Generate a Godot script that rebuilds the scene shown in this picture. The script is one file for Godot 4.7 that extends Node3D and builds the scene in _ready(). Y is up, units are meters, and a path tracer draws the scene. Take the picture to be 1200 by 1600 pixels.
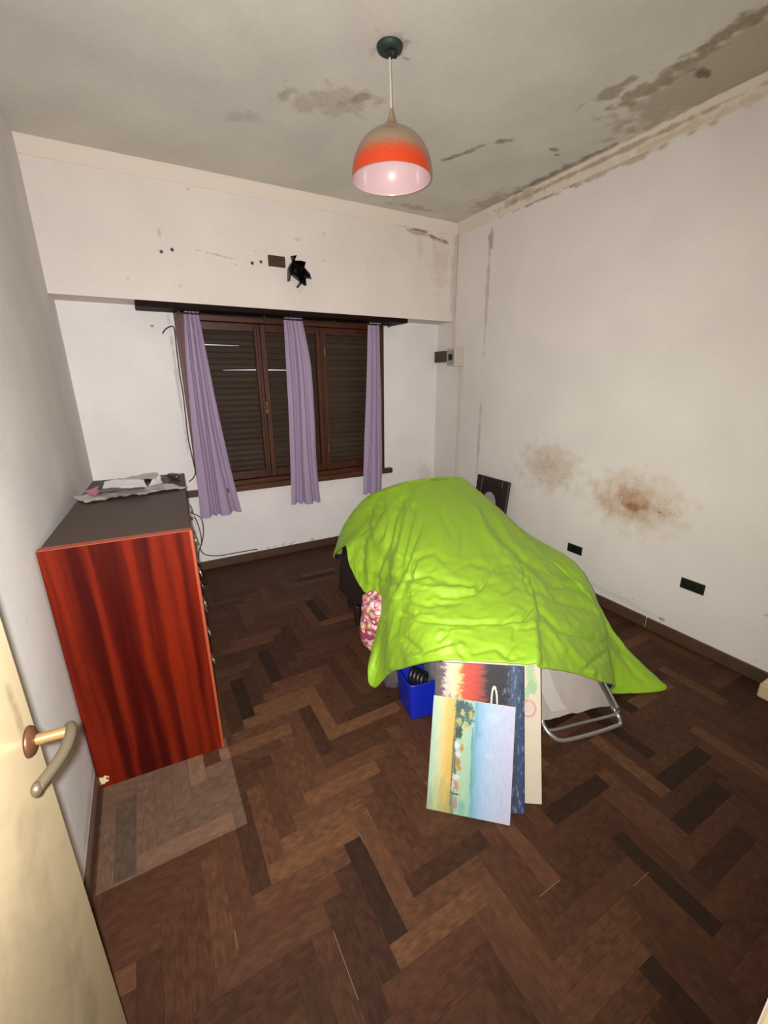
extends Node3D

# ---------------------------------------------------------------- measures (metres); x along the window wall, y up, z into the room
const EYE := Vector3(0.358, 1.479, 3.506)
const FOCAL := 665.7            # pixels of a 1200 x 1600 frame
const W := 2.893                # room width
const H := 2.70                 # room height
const BEAM := 0.238             # how far the wall above the window stands forward
const SOFFIT := 1.957
const FRONT := 3.45             # room face of the wall with the doorway
var cam_basis := Basis(Vector3(0.87312, -0.00674, 0.48746), Vector3(0.15084, 0.95457, -0.25697), Vector3(-0.46359, 0.29790, 0.83447))
var rng := RandomNumberGenerator.new()
var used := {}

# ---------------------------------------------------------------- helpers: measuring
func px(u: float, v: float, axis: int, val: float) -> Vector3:
	var d: Vector3 = cam_basis * Vector3((u - 600.0) / FOCAL, -(v - 800.0) / FOCAL, -1.0)
	return EYE + d * ((val - EYE[axis]) / d[axis])

func to_px(p: Vector3) -> Vector2:
	var d: Vector3 = cam_basis.inverse() * (p - EYE)
	return Vector2(600.0 + FOCAL * d.x / -d.z, 800.0 - FOCAL * d.y / -d.z)

# ---------------------------------------------------------------- helpers: nodes
func numbered(called: String) -> String:
	var n: int = used.get(called, 0)
	used[called] = n + 1
	return called if n == 0 else "%s_%03d" % [called, n]

func tag(o: Node, label: String, category: String, group := "", kind := "") -> void:
	if label != "": o.set_meta("label", label)
	if category != "": o.set_meta("category", category)
	if group != "": o.set_meta("group", group)
	if kind != "": o.set_meta("kind", kind)

func base(called: String, at := Vector3.ZERO, turn := 0.0) -> Node3D:
	var o := Node3D.new()
	o.name = numbered(called)
	add_child(o)
	o.position = at
	o.rotation.y = turn
	return o

func put(mesh: Mesh, called: String, m: Material, parent: Node = self, at := Vector3.ZERO, b := Basis.IDENTITY) -> MeshInstance3D:
	var o := MeshInstance3D.new()
	o.mesh = mesh
	if m: o.material_override = m
	o.name = numbered(called) if parent == self else called
	o.transform = Transform3D(b, at)
	parent.add_child(o, true)
	return o

# ---------------------------------------------------------------- helpers: materials
func col(r: float, g: float, b: float) -> Color:
	return Color(r / 255.0, g / 255.0, b / 255.0)

func mat(c: Color, rough := 0.7, metal := 0.0, tex: Texture2D = null) -> StandardMaterial3D:
	var m := StandardMaterial3D.new()
	m.albedo_color = c
	m.roughness = rough
	m.metallic = metal
	if tex: m.albedo_texture = tex
	return m

func noise(seed_: int, freq: float, octaves := 3) -> FastNoiseLite:
	var n := FastNoiseLite.new()
	n.seed = seed_
	n.noise_type = FastNoiseLite.TYPE_SIMPLEX_SMOOTH
	n.frequency = freq
	n.fractal_octaves = octaves
	return n

# paint and plaster: base colour with faint mottling plus stains; all lengths in metres, the y axis of the picture runs down
func plaster(w: float, h: float, ppm: float, c: Color, stains: Array, seed_: int, mottle := 0.012) -> ImageTexture:
	var iw := int(w * ppm)
	var ih := int(h * ppm)
	var img := Image.create(iw, ih, false, Image.FORMAT_RGB8)
	var big := noise(seed_, 2.0)
	var fine := noise(seed_ + 1, 26.0, 2)
	for y in ih:
		for x in iw:
			var fx := x / ppm
			var fy := y / ppm
			var k := 1.0 + mottle * big.get_noise_2d(fx, fy) * 2.0 + mottle * 0.7 * fine.get_noise_2d(fx, fy)
			img.set_pixel(x, y, Color(c.r * k, c.g * k, c.b * k))
	var ns := noise(seed_ + 2, 9.0, 4)
	var grit := noise(seed_ + 3, 55.0, 3)
	for s in stains:
		var at: Vector2 = s.at
		var r: Vector2 = s.r
		var a: float = s.get("turn", 0.0)
		var rag: float = s.get("rag", 0.5)
		var soft: float = s.get("soft", 0.5)
		var strength: float = s.k
		var grain: float = s.get("grain", 0.6)
		var c2: Color = s.c
		var reach := maxf(r.x, r.y) * (1.0 + rag)
		for y in range(maxi(0, int((at.y - reach) * ppm)), mini(ih, int((at.y + reach) * ppm) + 1)):
			for x in range(maxi(0, int((at.x - reach) * ppm)), mini(iw, int((at.x + reach) * ppm) + 1)):
				var p := (Vector2(x / ppm, y / ppm) - at).rotated(-a)
				var d := Vector2(p.x / r.x, p.y / r.y).length()
				var m := clampf((1.0 - d + rag * ns.get_noise_2d(x / ppm + at.x, y / ppm)) / soft, 0.0, 1.0)
				if m <= 0.0: continue
				m *= strength * clampf(1.0 - grain * (0.5 + 0.9 * grit.get_noise_2d(x / ppm, y / ppm + at.y)), 0.0, 1.2)
				img.set_pixel(x, y, img.get_pixel(x, y).lerp(c2, clampf(m, 0.0, 1.0)))
	return ImageTexture.create_from_image(img)

# wood grain that runs along x; near white, tinted by the material
func grain_image(w: int, h: int, seed_: int, contrast: float) -> ImageTexture:
	var img := Image.create(w, h, false, Image.FORMAT_RGB8)
	var n := noise(seed_, 1.0, 4)
	var n2 := noise(seed_ + 7, 1.0, 2)
	for y in h:
		for x in w:
			var fx := float(x) / h
			var fy := float(y) / h
			var k := 1.0 - contrast * (0.5 + 0.5 * n.get_noise_2d(fx * 0.9, fy * 9.0)) - contrast * 0.6 * maxf(0.0, n2.get_noise_2d(fx * 2.0 + 40.0, fy * 40.0)) - contrast * 0.5 * n2.get_noise_2d(fx * 1.1, fy * 1.7)
			img.set_pixel(x, y, Color(k, k * 0.99, k * 0.975))
	return ImageTexture.create_from_image(img)

# ---------------------------------------------------------------- helpers: meshes
func arr_mesh(v: PackedVector3Array, n: PackedVector3Array, uv: PackedVector2Array, idx: PackedInt32Array) -> ArrayMesh:
	var a := []
	a.resize(Mesh.ARRAY_MAX)
	a[Mesh.ARRAY_VERTEX] = v
	a[Mesh.ARRAY_NORMAL] = n
	a[Mesh.ARRAY_TEX_UV] = uv
	a[Mesh.ARRAY_INDEX] = idx
	var m := ArrayMesh.new()
	m.add_surface_from_arrays(Mesh.PRIMITIVE_TRIANGLES, a)
	return m

# rows x cols of points; wrap joins the last column to the first; flip turns the faces round
func grid_mesh(rows: Array, wrap := false, flip := false, close_rows := false) -> ArrayMesh:
	var nr := rows.size()
	var nc: int = rows[0].size()
	var cc := nc + (1 if wrap else 0)
	var v := PackedVector3Array()
	var uv := PackedVector2Array()
	for r in nr:
		for c in cc:
			v.append(rows[r][c % nc])
			uv.append(Vector2(float(c) / (cc - 1), float(r) / (nr - 1)))
	var idx := PackedInt32Array()
	for r in nr - 1:
		for c in cc - 1:
			var a := r * cc + c
			var q := [a, a + 1, a + cc, a + 1, a + cc + 1, a + cc]
			if flip: q = [a, a + cc, a + 1, a + 1, a + cc, a + cc + 1]
			for i in q: idx.append(i)
	var n := PackedVector3Array()
	n.resize(v.size())
	for i in range(0, idx.size(), 3):
		var f := (v[idx[i + 2]] - v[idx[i]]).cross(v[idx[i + 1]] - v[idx[i]])
		for k in 3: n[idx[i + k]] += f
	if wrap:
		for r in nr:
			var s := n[r * cc] + n[r * cc + cc - 1]
			n[r * cc] = s
			n[r * cc + cc - 1] = s
	for i in n.size():
		n[i] = n[i].normalized() if n[i].length() > 1e-12 else Vector3.UP
	return arr_mesh(v, n, uv, idx)

# bevelled box; uv runs over the whole box on its x and y (or the pair given)
func cbox(size: Vector3, ch := 0.002, ua := 0, va := 1) -> ArrayMesh:
	var h := size * 0.5
	ch = minf(ch, minf(h.x, minf(h.y, h.z)) * 0.9)
	var st := SurfaceTool.new()
	st.begin(Mesh.PRIMITIVE_TRIANGLES)
	var poly := func(pts: Array) -> void:
		var c := Vector3.ZERO
		for p in pts: c += p
		var nn: Vector3 = (pts[1] - pts[0]).cross(pts[2] - pts[0])
		var ordered := pts.duplicate()
		if nn.dot(c) > 0.0: ordered.reverse()
		nn = nn.normalized() * (1.0 if nn.dot(c) > 0.0 else -1.0)
		for i in range(1, ordered.size() - 1):
			for p in [ordered[0], ordered[i], ordered[i + 1]]:
				st.set_normal(nn)
				st.set_uv(Vector2(p[ua] / size[ua] + 0.5, 0.5 - p[va] / size[va]))
				st.add_vertex(p)
	for a in 3:
		var b := (a + 1) % 3
		var c := (a + 2) % 3
		for s in [-1.0, 1.0]:
			var f := []
			for k in [[-1, -1], [1, -1], [1, 1], [-1, 1]]:
				var p := Vector3.ZERO
				p[a] = s * h[a]
				p[b] = k[0] * (h[b] - ch)
				p[c] = k[1] * (h[c] - ch)
				f.append(p)
			poly.call(f)
	if ch > 0.0:
		for a in 3:
			var b := (a + 1) % 3
			var c := (a + 2) % 3
			for s in [-1.0, 1.0]:
				for t in [-1.0, 1.0]:
					var f := []
					for e in [-1.0, 1.0]:
						for k in [0, 1]:
							var p := Vector3.ZERO
							var kk: int = k if e < 0 else 1 - k
							p[a] = e * (h[a] - ch)
							p[b] = s * (h[b] - (ch if kk == 0 else 0.0))
							p[c] = t * (h[c] - (0.0 if kk == 0 else ch))
							f.append(p)
					poly.call(f)
		for sx in [-1.0, 1.0]:
			for sy in [-1.0, 1.0]:
				for sz in [-1.0, 1.0]:
					poly.call([Vector3(sx * h.x, sy * (h.y - ch), sz * (h.z - ch)), Vector3(sx * (h.x - ch), sy * h.y, sz * (h.z - ch)), Vector3(sx * (h.x - ch), sy * (h.y - ch), sz * h.z)])
	return st.commit()

# box between two corners, as a node
func slab(called: String, a: Vector3, b: Vector3, m: Material, parent: Node = self, ch := 0.002, ua := 0, va := 1) -> MeshInstance3D:
	var lo := Vector3(minf(a.x, b.x), minf(a.y, b.y), minf(a.z, b.z))
	var hi := Vector3(maxf(a.x, b.x), maxf(a.y, b.y), maxf(a.z, b.z))
	return put(cbox(hi - lo, ch, ua, va), called, m, parent, (lo + hi) * 0.5)

# wall of several boxes in one mesh; uv from two axes over a given origin and span (v runs down from the top)
func wall_mesh(boxes: Array, ua: int, va: int, o: Vector2, span: Vector2) -> ArrayMesh:
	var st := SurfaceTool.new()
	st.begin(Mesh.PRIMITIVE_TRIANGLES)
	for bx in boxes:
		var lo: Vector3 = bx[0]
		var hi: Vector3 = bx[1]
		for a in 3:
			var b := (a + 1) % 3
			var c := (a + 2) % 3
			for s in [0, 1]:
				var f := []
				for k in [[0, 0], [1, 0], [1, 1], [0, 1]]:
					var p := Vector3.ZERO
					p[a] = hi[a] if s == 1 else lo[a]
					p[b] = hi[b] if k[0] == 1 else lo[b]
					p[c] = hi[c] if k[1] == 1 else lo[c]
					f.append(p)
				if s == 1: f.reverse()
				var nn := Vector3.ZERO
				nn[a] = 1.0 if s == 1 else -1.0
				for i in [0, 1, 2, 0, 2, 3]:
					var p: Vector3 = f[i]
					st.set_normal(nn)
					st.set_uv(Vector2((p[ua] - o.x) / span.x, (o.y - p[va]) / span.y if va == 1 else (p[va] - o.y) / span.y))
					st.add_vertex(p)
	return st.commit()

func tube_rows(pts: Array, r: float, seg := 8, closed := false) -> Array:
	var rows := []
	var up := Vector3.UP
	var n := pts.size()
	var side := Vector3.ZERO
	for i in n + (1 if closed else 0):
		var p: Vector3 = pts[i % n]
		var a: Vector3 = pts[(i - 1 + n) % n] if closed else pts[maxi(i - 1, 0)]
		var b: Vector3 = pts[(i + 1) % n] if closed else pts[mini(i + 1, n - 1)]
		var t := (b - a).normalized()
		if side == Vector3.ZERO:
			side = t.cross(up)
			if side.length() < 0.1: side = t.cross(Vector3.RIGHT)
		side = (side - t * side.dot(t)).normalized()
		var w2 := t.cross(side)
		var ring := PackedVector3Array()
		for k in seg:
			var an := TAU * k / seg
			ring.append(p + side * cos(an) * r + w2 * sin(an) * r)
		rows.append(ring)
	if not closed:
		var c0 := PackedVector3Array()
		var c1 := PackedVector3Array()
		for k in seg:
			c0.append(pts[0])
			c1.append(pts[n - 1])
		rows.push_front(c0)
		rows.append(c1)
	return rows

func tube(pts: Array, r: float, seg := 8, closed := false) -> ArrayMesh:
	return grid_mesh(tube_rows(pts, r, seg, closed), true, false)

func smooth(pts: Array, per := 6) -> Array:
	var out := []
	for i in pts.size() - 1:
		var p0: Vector3 = pts[maxi(i - 1, 0)]
		var p1: Vector3 = pts[i]
		var p2: Vector3 = pts[i + 1]
		var p3: Vector3 = pts[mini(i + 2, pts.size() - 1)]
		for k in per:
			out.append(p1.cubic_interpolate(p2, p0, p3, float(k) / per))
	out.append(pts[-1])
	return out

func lathe(prof: Array, seg := 40) -> ArrayMesh:
	var rows := []
	for p in prof:
		var ring := PackedVector3Array()
		for k in seg:
			var a := TAU * k / seg
			ring.append(Vector3(cos(a) * p[0], p[1], sin(a) * p[0]))
		rows.append(ring)
	return grid_mesh(rows, true, false)

# lumpy closed body: a superellipsoid pushed about by noise
func lump(size: Vector3, square: float, rough: float, seed_: int, freq: float, nu := 40, nv := 24) -> ArrayMesh:
	var nz := noise(seed_, freq, 3)
	var rows := []
	var pw := func(x: float) -> float: return signf(x) * pow(absf(x), square)
	for j in nv + 1:
		var la := PI * (float(j) / nv - 0.5)
		var ring := PackedVector3Array()
		for i in nu:
			var lo := TAU * i / nu
			var p := Vector3(pw.call(cos(la)) * pw.call(cos(lo)), pw.call(sin(la)), pw.call(cos(la)) * pw.call(sin(lo)))
			p = Vector3(p.x * size.x, p.y * size.y, p.z * size.z) * 0.5
			if j > 0 and j < nv: p += p.normalized() * rough * nz.get_noise_3dv(p)
			ring.append(p)
		rows.append(ring)
	return grid_mesh(rows, true, true)

# a flat outline with thickness and a puffed middle; pts in the plane x (right), y (up), face towards +z
func puffed(pts: PackedVector2Array, thick: float, bulge: float, seed_: int, flat := false) -> ArrayMesh:
	var st := SurfaceTool.new()
	st.begin(Mesh.PRIMITIVE_TRIANGLES)
	st.set_smooth_group(-1)
	var c := Vector2.ZERO
	for p in pts: c += p
	c /= pts.size()
	var poly := pts
	if Geometry2D.is_polygon_clockwise(poly): poly.reverse()
	var tri := Geometry2D.triangulate_polygon(poly)
	var nz := noise(seed_, 40.0, 2)
	var f3 := func(p: Vector2) -> Vector3:
		return Vector3(p.x, p.y, thick + (0.0 if flat else bulge * (0.5 + nz.get_noise_2d(p.x, p.y))))
	for i in range(0, tri.size(), 3):
		var a := poly[tri[i]]
		var b := poly[tri[i + 1]]
		var d := poly[tri[i + 2]]
		var m := (a + b + d) / 3.0
		var mm: Vector3 = f3.call(m) + Vector3(0, 0, 0.0 if flat else bulge)
		for pr in [[a, b], [b, d], [d, a]]:
			for p in [f3.call(pr[1]), f3.call(pr[0]), mm]:
				st.set_uv(Vector2(p.x, p.y)); st.add_vertex(p)
		for p in [a, b, d]:
			st.set_uv(p); st.add_vertex(Vector3(p.x, p.y, 0.0))
	for i in poly.size():
		var a := poly[i]
		var b := poly[(i + 1) % poly.size()]
		var q := [Vector3(a.x, a.y, 0), Vector3(b.x, b.y, 0), f3.call(b), f3.call(a)]
		for k in [0, 2, 1, 0, 3, 2]:
			st.set_uv(Vector2(q[k].x, q[k].y)); st.add_vertex(q[k])
	st.generate_normals()
	return st.commit()

# a thin sheet through a grid of points, with its own thickness
func sheet(rows: Array, thick: float) -> ArrayMesh:
	var all := []
	for r in rows: all.append(r)
	var back := rows.duplicate()
	back.reverse()
	for r in back:
		var q := PackedVector3Array()
		for p in r: q.append(p - Vector3(0, thick, 0))
		all.append(q)
	all.append(rows[0])
	return grid_mesh(all, false, false)

# ================================================================ the scene
func _ready() -> void:
	rng.seed = 20240611
	camera_and_light()
	room()
	floor_staves()
	window()
	pelmet_and_curtains()
	fittings_on_walls()
	pendant_lamp()
	door_leaf()
	sideboard()
	pile()
	blanket()
	paintings()
	beach_chair()

func camera_and_light() -> void:
	var cam := Camera3D.new()
	cam.name = "camera"
	cam.transform = Transform3D(cam_basis, EYE)
	cam.fov = rad_to_deg(2.0 * atan(800.0 / FOCAL))
	cam.near = 0.02
	cam.far = 60.0
	add_child(cam)
	cam.current = true
	var env := Environment.new()
	var sky := Sky.new()
	var pm := ProceduralSkyMaterial.new()
	pm.sky_top_color = col(205, 215, 228)
	pm.sky_horizon_color = col(232, 234, 236)
	pm.ground_bottom_color = col(150, 148, 142)
	pm.ground_horizon_color = col(226, 226, 222)
	sky.sky_material = pm
	env.background_mode = Environment.BG_SKY
	env.sky = sky
	env.background_energy_multiplier = 1.3
	env.tonemap_mode = Environment.TONE_MAPPER_LINEAR
	env.tonemap_exposure = 1.0
	env.sdfgi_enabled = true
	env.ssao_enabled = true
	env.ssil_enabled = true
	var we := WorldEnvironment.new()
	we.name = "world_environment"
	we.environment = env
	add_child(we)
	# the telephone's flash, two centimetres from the lens: the only lamp burning in the room
	var fl := SpotLight3D.new()
	fl.name = "camera_flash"
	fl.transform = Transform3D(cam_basis * Basis(Vector3.UP, deg_to_rad(10.0)) * Basis(Vector3.RIGHT, deg_to_rad(3.0)), EYE + cam_basis * Vector3(-0.022, 0.008, 0.0))
	fl.light_color = Color(1.0, 0.985, 0.975)
	fl.light_energy = 8.0
	fl.light_size = 0.01
	fl.spot_range = 12.0
	fl.spot_attenuation = 2.0
	fl.spot_angle = 78.0
	fl.spot_angle_attenuation = 1.0
	fl.shadow_enabled = true
	add_child(fl)

# ---------------------------------------------------------------- room shell
func room() -> void:
	var white := col(216, 209, 205)
	var damp := col(150, 126, 100)
	var dark := col(104, 86, 66)
	# window wall, lower part, with the opening
	var chips := []
	for i in 16:
		chips.append({"at": Vector2(0.7 + 1.4 * rng.randf(), SOFFIT - 0.085 - 0.02 * rng.randf()), "r": Vector2(0.01 + 0.03 * rng.randf(), 0.006), "c": col(120, 112, 102), "k": 0.5, "rag": 1.2})
	chips.append({"at": Vector2(2.75, 1.55), "r": Vector2(0.12, 0.35), "c": col(205, 188, 176), "k": 0.5, "rag": 0.8})
	chips.append({"at": Vector2(0.51, 0.12), "r": Vector2(0.012, 0.008), "c": col(90, 80, 70), "k": 0.8})
	chips.append({"at": Vector2(0.62, 0.5), "r": Vector2(0.014, 0.5), "c": col(150, 140, 132), "k": 0.5, "rag": 0.7})
	var tb := plaster(W, SOFFIT, 190.0, col(230, 224, 222), chips, 11)
	var wb := put(wall_mesh([
		[Vector3(-0.1, -0.02, -0.2), Vector3(0.68, SOFFIT, 0)], [Vector3(2.31, -0.02, -0.2), Vector3(W + 0.1, SOFFIT, 0)],
		[Vector3(0.68, -0.02, -0.2), Vector3(2.31, 0.66, 0)]], 0, 1, Vector2(0, SOFFIT), Vector2(W, SOFFIT)), "wall_back", mat(Color.WHITE, 0.85, 0.0, tb))
	tag(wb, "", "", "", "structure")
	# wall above the window: stands forward as a beam
	var bs := [
		{"at": Vector2(2.50, 0.105), "r": Vector2(0.19, 0.022), "turn": 0.12, "c": damp, "k": 0.75, "rag": 0.9},
		{"at": Vector2(2.68, 0.125), "r": Vector2(0.15, 0.012), "turn": 0.16, "c": dark, "k": 0.85, "rag": 1.0},
		{"at": Vector2(2.52, 0.09), "r": Vector2(0.10, 0.010), "turn": 0.05, "c": dark, "k": 0.7, "rag": 1.0},
		{"at": Vector2(2.72, 0.32), "r": Vector2(0.10, 0.22), "c": col(206, 178, 160), "k": 0.55, "rag": 0.7},
		{"at": Vector2(2.52, 0.22), "r": Vector2(0.03, 0.13), "c": col(205, 184, 166), "k": 0.5, "rag": 0.7},
		{"at": Vector2(2.85, 0.40), "r": Vector2(0.02, 0.35), "c": col(190, 168, 148), "k": 0.5, "rag": 0.9},
		{"at": Vector2(0.95, 0.44), "r": Vector2(0.14, 0.004), "turn": 0.12, "c": col(170, 155, 140), "k": 0.7, "rag": 1.5},
		{"at": Vector2(0.62, 0.36), "r": Vector2(0.012, 0.03), "c": col(170, 150, 132), "k": 0.6, "rag": 0.8},
		{"at": Vector2(1.5, 0.28), "r": Vector2(0.03, 0.012), "c": col(190, 172, 156), "k": 0.6, "rag": 0.8}]
	for i in 22:
		bs.append({"at": Vector2(0.2 + 2.5 * rng.randf(), 0.05 + 0.6 * rng.randf()), "r": Vector2(0.004 + 0.008 * rng.randf(), 0.004 + 0.006 * rng.randf()), "c": col(150, 132, 116), "k": 0.5, "rag": 0.8})
	for hp in [Vector2(0.616, 2.241), Vector2(0.679, 2.259), Vector2(1.165, 2.237), Vector2(1.226, 2.251)]:
		bs.append({"at": Vector2(hp.x, H - hp.y), "r": Vector2(0.012, 0.012), "c": col(46, 36, 30), "k": 1.0, "rag": 0.3, "grain": 0.1})
	var tbeam := plaster(W, H - SOFFIT, 230.0, col(219, 209, 202), bs, 21)
	var bm := put(wall_mesh([[Vector3(-0.1, SOFFIT, -0.2), Vector3(W + 0.1, H + 0.02, BEAM)]], 0, 1, Vector2(0, H), Vector2(W, H - SOFFIT)), "wall_above_window", mat(Color.WHITE, 0.85, 0.0, tbeam))
	tag(bm, "", "", "", "structure")
	# wall to the right of the window
	var rs := [
		{"at": Vector2(1.40, H - 0.86), "r": Vector2(0.31, 0.21), "c": col(168, 140, 114), "k": 0.8, "rag": 0.45, "soft": 0.9, "grain": 0.7},
		{"at": Vector2(2.06, H - 0.76), "r": Vector2(0.38, 0.23), "c": col(176, 142, 114), "k": 0.8, "rag": 0.4, "soft": 0.9, "grain": 0.6},
		{"at": Vector2(2.05, H - 0.745), "r": Vector2(0.21, 0.105), "c": col(152, 100, 72), "k": 0.75, "rag": 0.55, "soft": 0.9, "grain": 0.75},
		{"at": Vector2(2.06, H - 0.725), "r": Vector2(0.12, 0.03), "c": col(128, 70, 48), "k": 0.7, "rag": 0.9, "soft": 0.8},
		{"at": Vector2(2.22, H - 0.735), "r": Vector2(0.012, 0.010), "c": col(96, 58, 42), "k": 0.9},
		{"at": Vector2(0.645, 0.55), "r": Vector2(0.022, 0.5), "c": col(176, 158, 142), "k": 0.8, "rag": 0.6},
		{"at": Vector2(0.66, 0.21), "r": Vector2(0.035, 0.06), "c": col(156, 136, 116), "k": 0.8, "rag": 0.9},
		{"at": Vector2(0.648, 1.75), "r": Vector2(0.022, 0.36), "c": col(172, 162, 152), "k": 0.8, "rag": 0.5},
		{"at": Vector2(2.05, H - 0.115), "r": Vector2(0.35, 0.02), "turn": 0.06, "c": col(190, 182, 170), "k": 0.5, "rag": 0.7},
		{"at": Vector2(2.35, H - 0.1), "r": Vector2(0.02, 0.012), "c": col(110, 100, 88), "k": 0.8},
		{"at": Vector2(1.62, 0.09), "r": Vector2(0.55, 0.018), "c": damp, "k": 0.7, "rag": 1.0},
		{"at": Vector2(1.1, 0.085), "r": Vector2(0.35, 0.012), "c": dark, "k": 0.7, "rag": 1.0},
		{"at": Vector2(2.8, H - 0.36), "r": Vector2(0.01, 0.01), "c": col(110, 100, 88), "k": 0.6}]
	for i in 26:
		rs.append({"at": Vector2(1.0 + 2.2 * rng.randf(), H - 0.09 - 0.12 * rng.randf() * rng.randf()), "r": Vector2(0.006 + 0.01 * rng.randf(), 0.004), "c": col(140, 130, 116), "k": 0.5, "rag": 1.0})
	var tr := plaster(FRONT + 0.2, H, 170.0, col(219, 211, 206), rs, 31)
	var wr := put(wall_mesh([[Vector3(W, -0.02, -0.2), Vector3(W + 0.12, H + 0.02, FRONT + 0.12)]], 2, 1, Vector2(0, H), Vector2(FRONT + 0.2, H)), "wall_right", mat(Color.WHITE, 0.85, 0.0, tr))
	tag(wr, "", "", "", "structure")
	# wall to the left, with scuffs low down by the doorway
	var ls := [{"at": Vector2(2.1, H - 0.25), "r": Vector2(0.18, 0.2), "c": col(196, 196, 196), "k": 0.5, "rag": 0.9},
		{"at": Vector2(2.05, H - 0.09), "r": Vector2(0.25, 0.02), "c": col(150, 140, 130), "k": 0.5, "rag": 1.0}]
	for i in 20:
		ls.append({"at": Vector2(0.4 + 2.0 * rng.randf(), H - 1.6 * rng.randf()), "r": Vector2(0.008, 0.006), "c": col(188, 182, 176), "k": 0.6, "rag": 1.0})
	var tl := plaster(FRONT + 0.2, H, 130.0, col(216, 212, 208), ls, 41, 0.02)
	var wl := put(wall_mesh([[Vector3(-0.12, -0.02, -0.2), Vector3(0, H + 0.02, FRONT + 0.12)]], 2, 1, Vector2(0, H), Vector2(FRONT + 0.2, H)), "wall_left", mat(Color.WHITE, 0.85, 0.0, tl))
	tag(wl, "", "", "", "structure")
	# ceiling, water-stained towards the wall without a window
	var cdamp := col(118, 100, 82)
	var cs := [
		{"at": Vector2(1.34, 1.26), "r": Vector2(0.24, 0.13), "turn": 0.5, "c": col(160, 142, 122), "k": 0.55, "rag": 0.8},
		{"at": Vector2(1.44, 1.33), "r": Vector2(0.11, 0.035), "turn": 0.9, "c": col(140, 120, 102), "k": 0.7, "rag": 0.9},
		{"at": Vector2(1.13, 1.2), "r": Vector2(0.04, 0.05), "c": col(142, 126, 112), "k": 0.6, "rag": 0.8},
		{"at": Vector2(2.17, 1.16), "r": Vector2(0.19, 0.022), "turn": 1.18, "c": cdamp, "k": 0.8, "rag": 0.9},
		{"at": Vector2(2.28, 1.38), "r": Vector2(0.07, 0.03), "turn": 0.9, "c": cdamp, "k": 0.85, "rag": 0.8},
		{"at": Vector2(2.70, 2.25), "r": Vector2(0.24, 0.55), "turn": 0.12, "c": col(168, 150, 134), "k": 0.75, "rag": 0.5, "soft": 0.3, "grain": 0.2},
		{"at": Vector2(2.52, 2.05), "r": Vector2(0.06, 0.28), "turn": 0.1, "c": col(138, 120, 100), "k": 0.7, "rag": 1.1, "grain": 0.3},
		{"at": Vector2(2.41, 1.93), "r": Vector2(0.05, 0.12), "turn": -0.1, "c": col(140, 122, 102), "k": 0.7, "rag": 1.1, "grain": 0.3},
		{"at": Vector2(2.47, 2.45), "r": Vector2(0.05, 0.22), "c": col(134, 114, 94), "k": 0.8, "rag": 1.1, "grain": 0.3},
		{"at": Vector2(2.63, 2.18), "r": Vector2(0.05, 0.035), "c": col(88, 72, 54), "k": 0.9, "rag": 0.8},
		{"at": Vector2(2.85, 1.25), "r": Vector2(0.045, 0.45), "c": cdamp, "k": 0.85, "rag": 0.9},
		{"at": Vector2(2.80, 0.75), "r": Vector2(0.10, 0.25), "c": col(150, 134, 120), "k": 0.6, "rag": 0.9},
		{"at": Vector2(2.35, 0.38), "r": Vector2(0.2, 0.05), "c": col(140, 122, 106), "k": 0.5, "rag": 1.0},
		{"at": Vector2(2.6, 1.45), "r": Vector2(0.035, 0.02), "c": col(110, 94, 76), "k": 0.8},
		{"at": Vector2(2.66, 1.42), "r": Vector2(0.02, 0.015), "c": col(110, 94, 76), "k": 0.8},
		{"at": Vector2(1.0, 0.95), "r": Vector2(0.12, 0.05), "turn": 0.6, "c": col(160, 148, 138), "k": 0.45, "rag": 0.9},
		{"at": Vector2(1.40, 1.69), "r": Vector2(0.075, 0.07), "c": col(128, 112, 96), "k": 0.7, "rag": 0.9},
		{"at": Vector2(1.49, 1.66), "r": Vector2(0.03, 0.012), "c": col(112, 96, 82), "k": 0.8, "rag": 0.8}]
	var tc := plaster(W, FRONT, 190.0, col(206, 199, 190), cs, 51, 0.022)
	var ce := put(wall_mesh([[Vector3(-0.12, H, -0.2), Vector3(W + 0.12, H + 0.12, FRONT + 0.12)]], 0, 2, Vector2.ZERO, Vector2(W, FRONT)), "ceiling", mat(Color.WHITE, 0.9, 0.0, tc))
	tag(ce, "", "", "", "structure")
	# wall with the doorway, and a short closed hall behind it
	var plain := mat(white, 0.85)
	var wf := put(wall_mesh([
		[Vector3(-0.12, -0.02, FRONT), Vector3(0.05, H, FRONT + 0.12)], [Vector3(0.95, -0.02, FRONT), Vector3(W + 0.12, H, FRONT + 0.12)],
		[Vector3(0.05, 2.06, FRONT), Vector3(0.95, H, FRONT + 0.12)]], 0, 1, Vector2(0, H), Vector2(W, H)), "wall_front", plain)
	tag(wf, "", "", "", "structure")
	var hz := FRONT + 0.12
	var hall := put(wall_mesh([
		[Vector3(-0.9, -0.02, hz + 1.2), Vector3(2.0, 2.7, hz + 1.3)], [Vector3(-1.0, -0.02, hz), Vector3(-0.9, 2.7, hz + 1.3)], [Vector3(2.0, -0.02, hz), Vector3(2.1, 2.7, hz + 1.3)],
		[Vector3(-1.0, -0.02, hz - 0.1), Vector3(-0.12, 2.7, hz)]], 0, 1, Vector2(0, H), Vector2(W, H)), "wall_hall", plain)
	tag(hall, "", "", "", "structure")
	tag(slab("floor_hall", Vector3(-1, -0.12, FRONT - 0.0), Vector3(2.1, -0.001, hz + 1.3), mat(col(80, 58, 44), 0.6), self, 0.0), "", "", "", "structure")
	tag(slab("ceiling_hall", Vector3(-1, H, hz), Vector3(2.1, H + 0.12, hz + 1.3), plain, self, 0.0), "", "", "", "structure")
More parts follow.
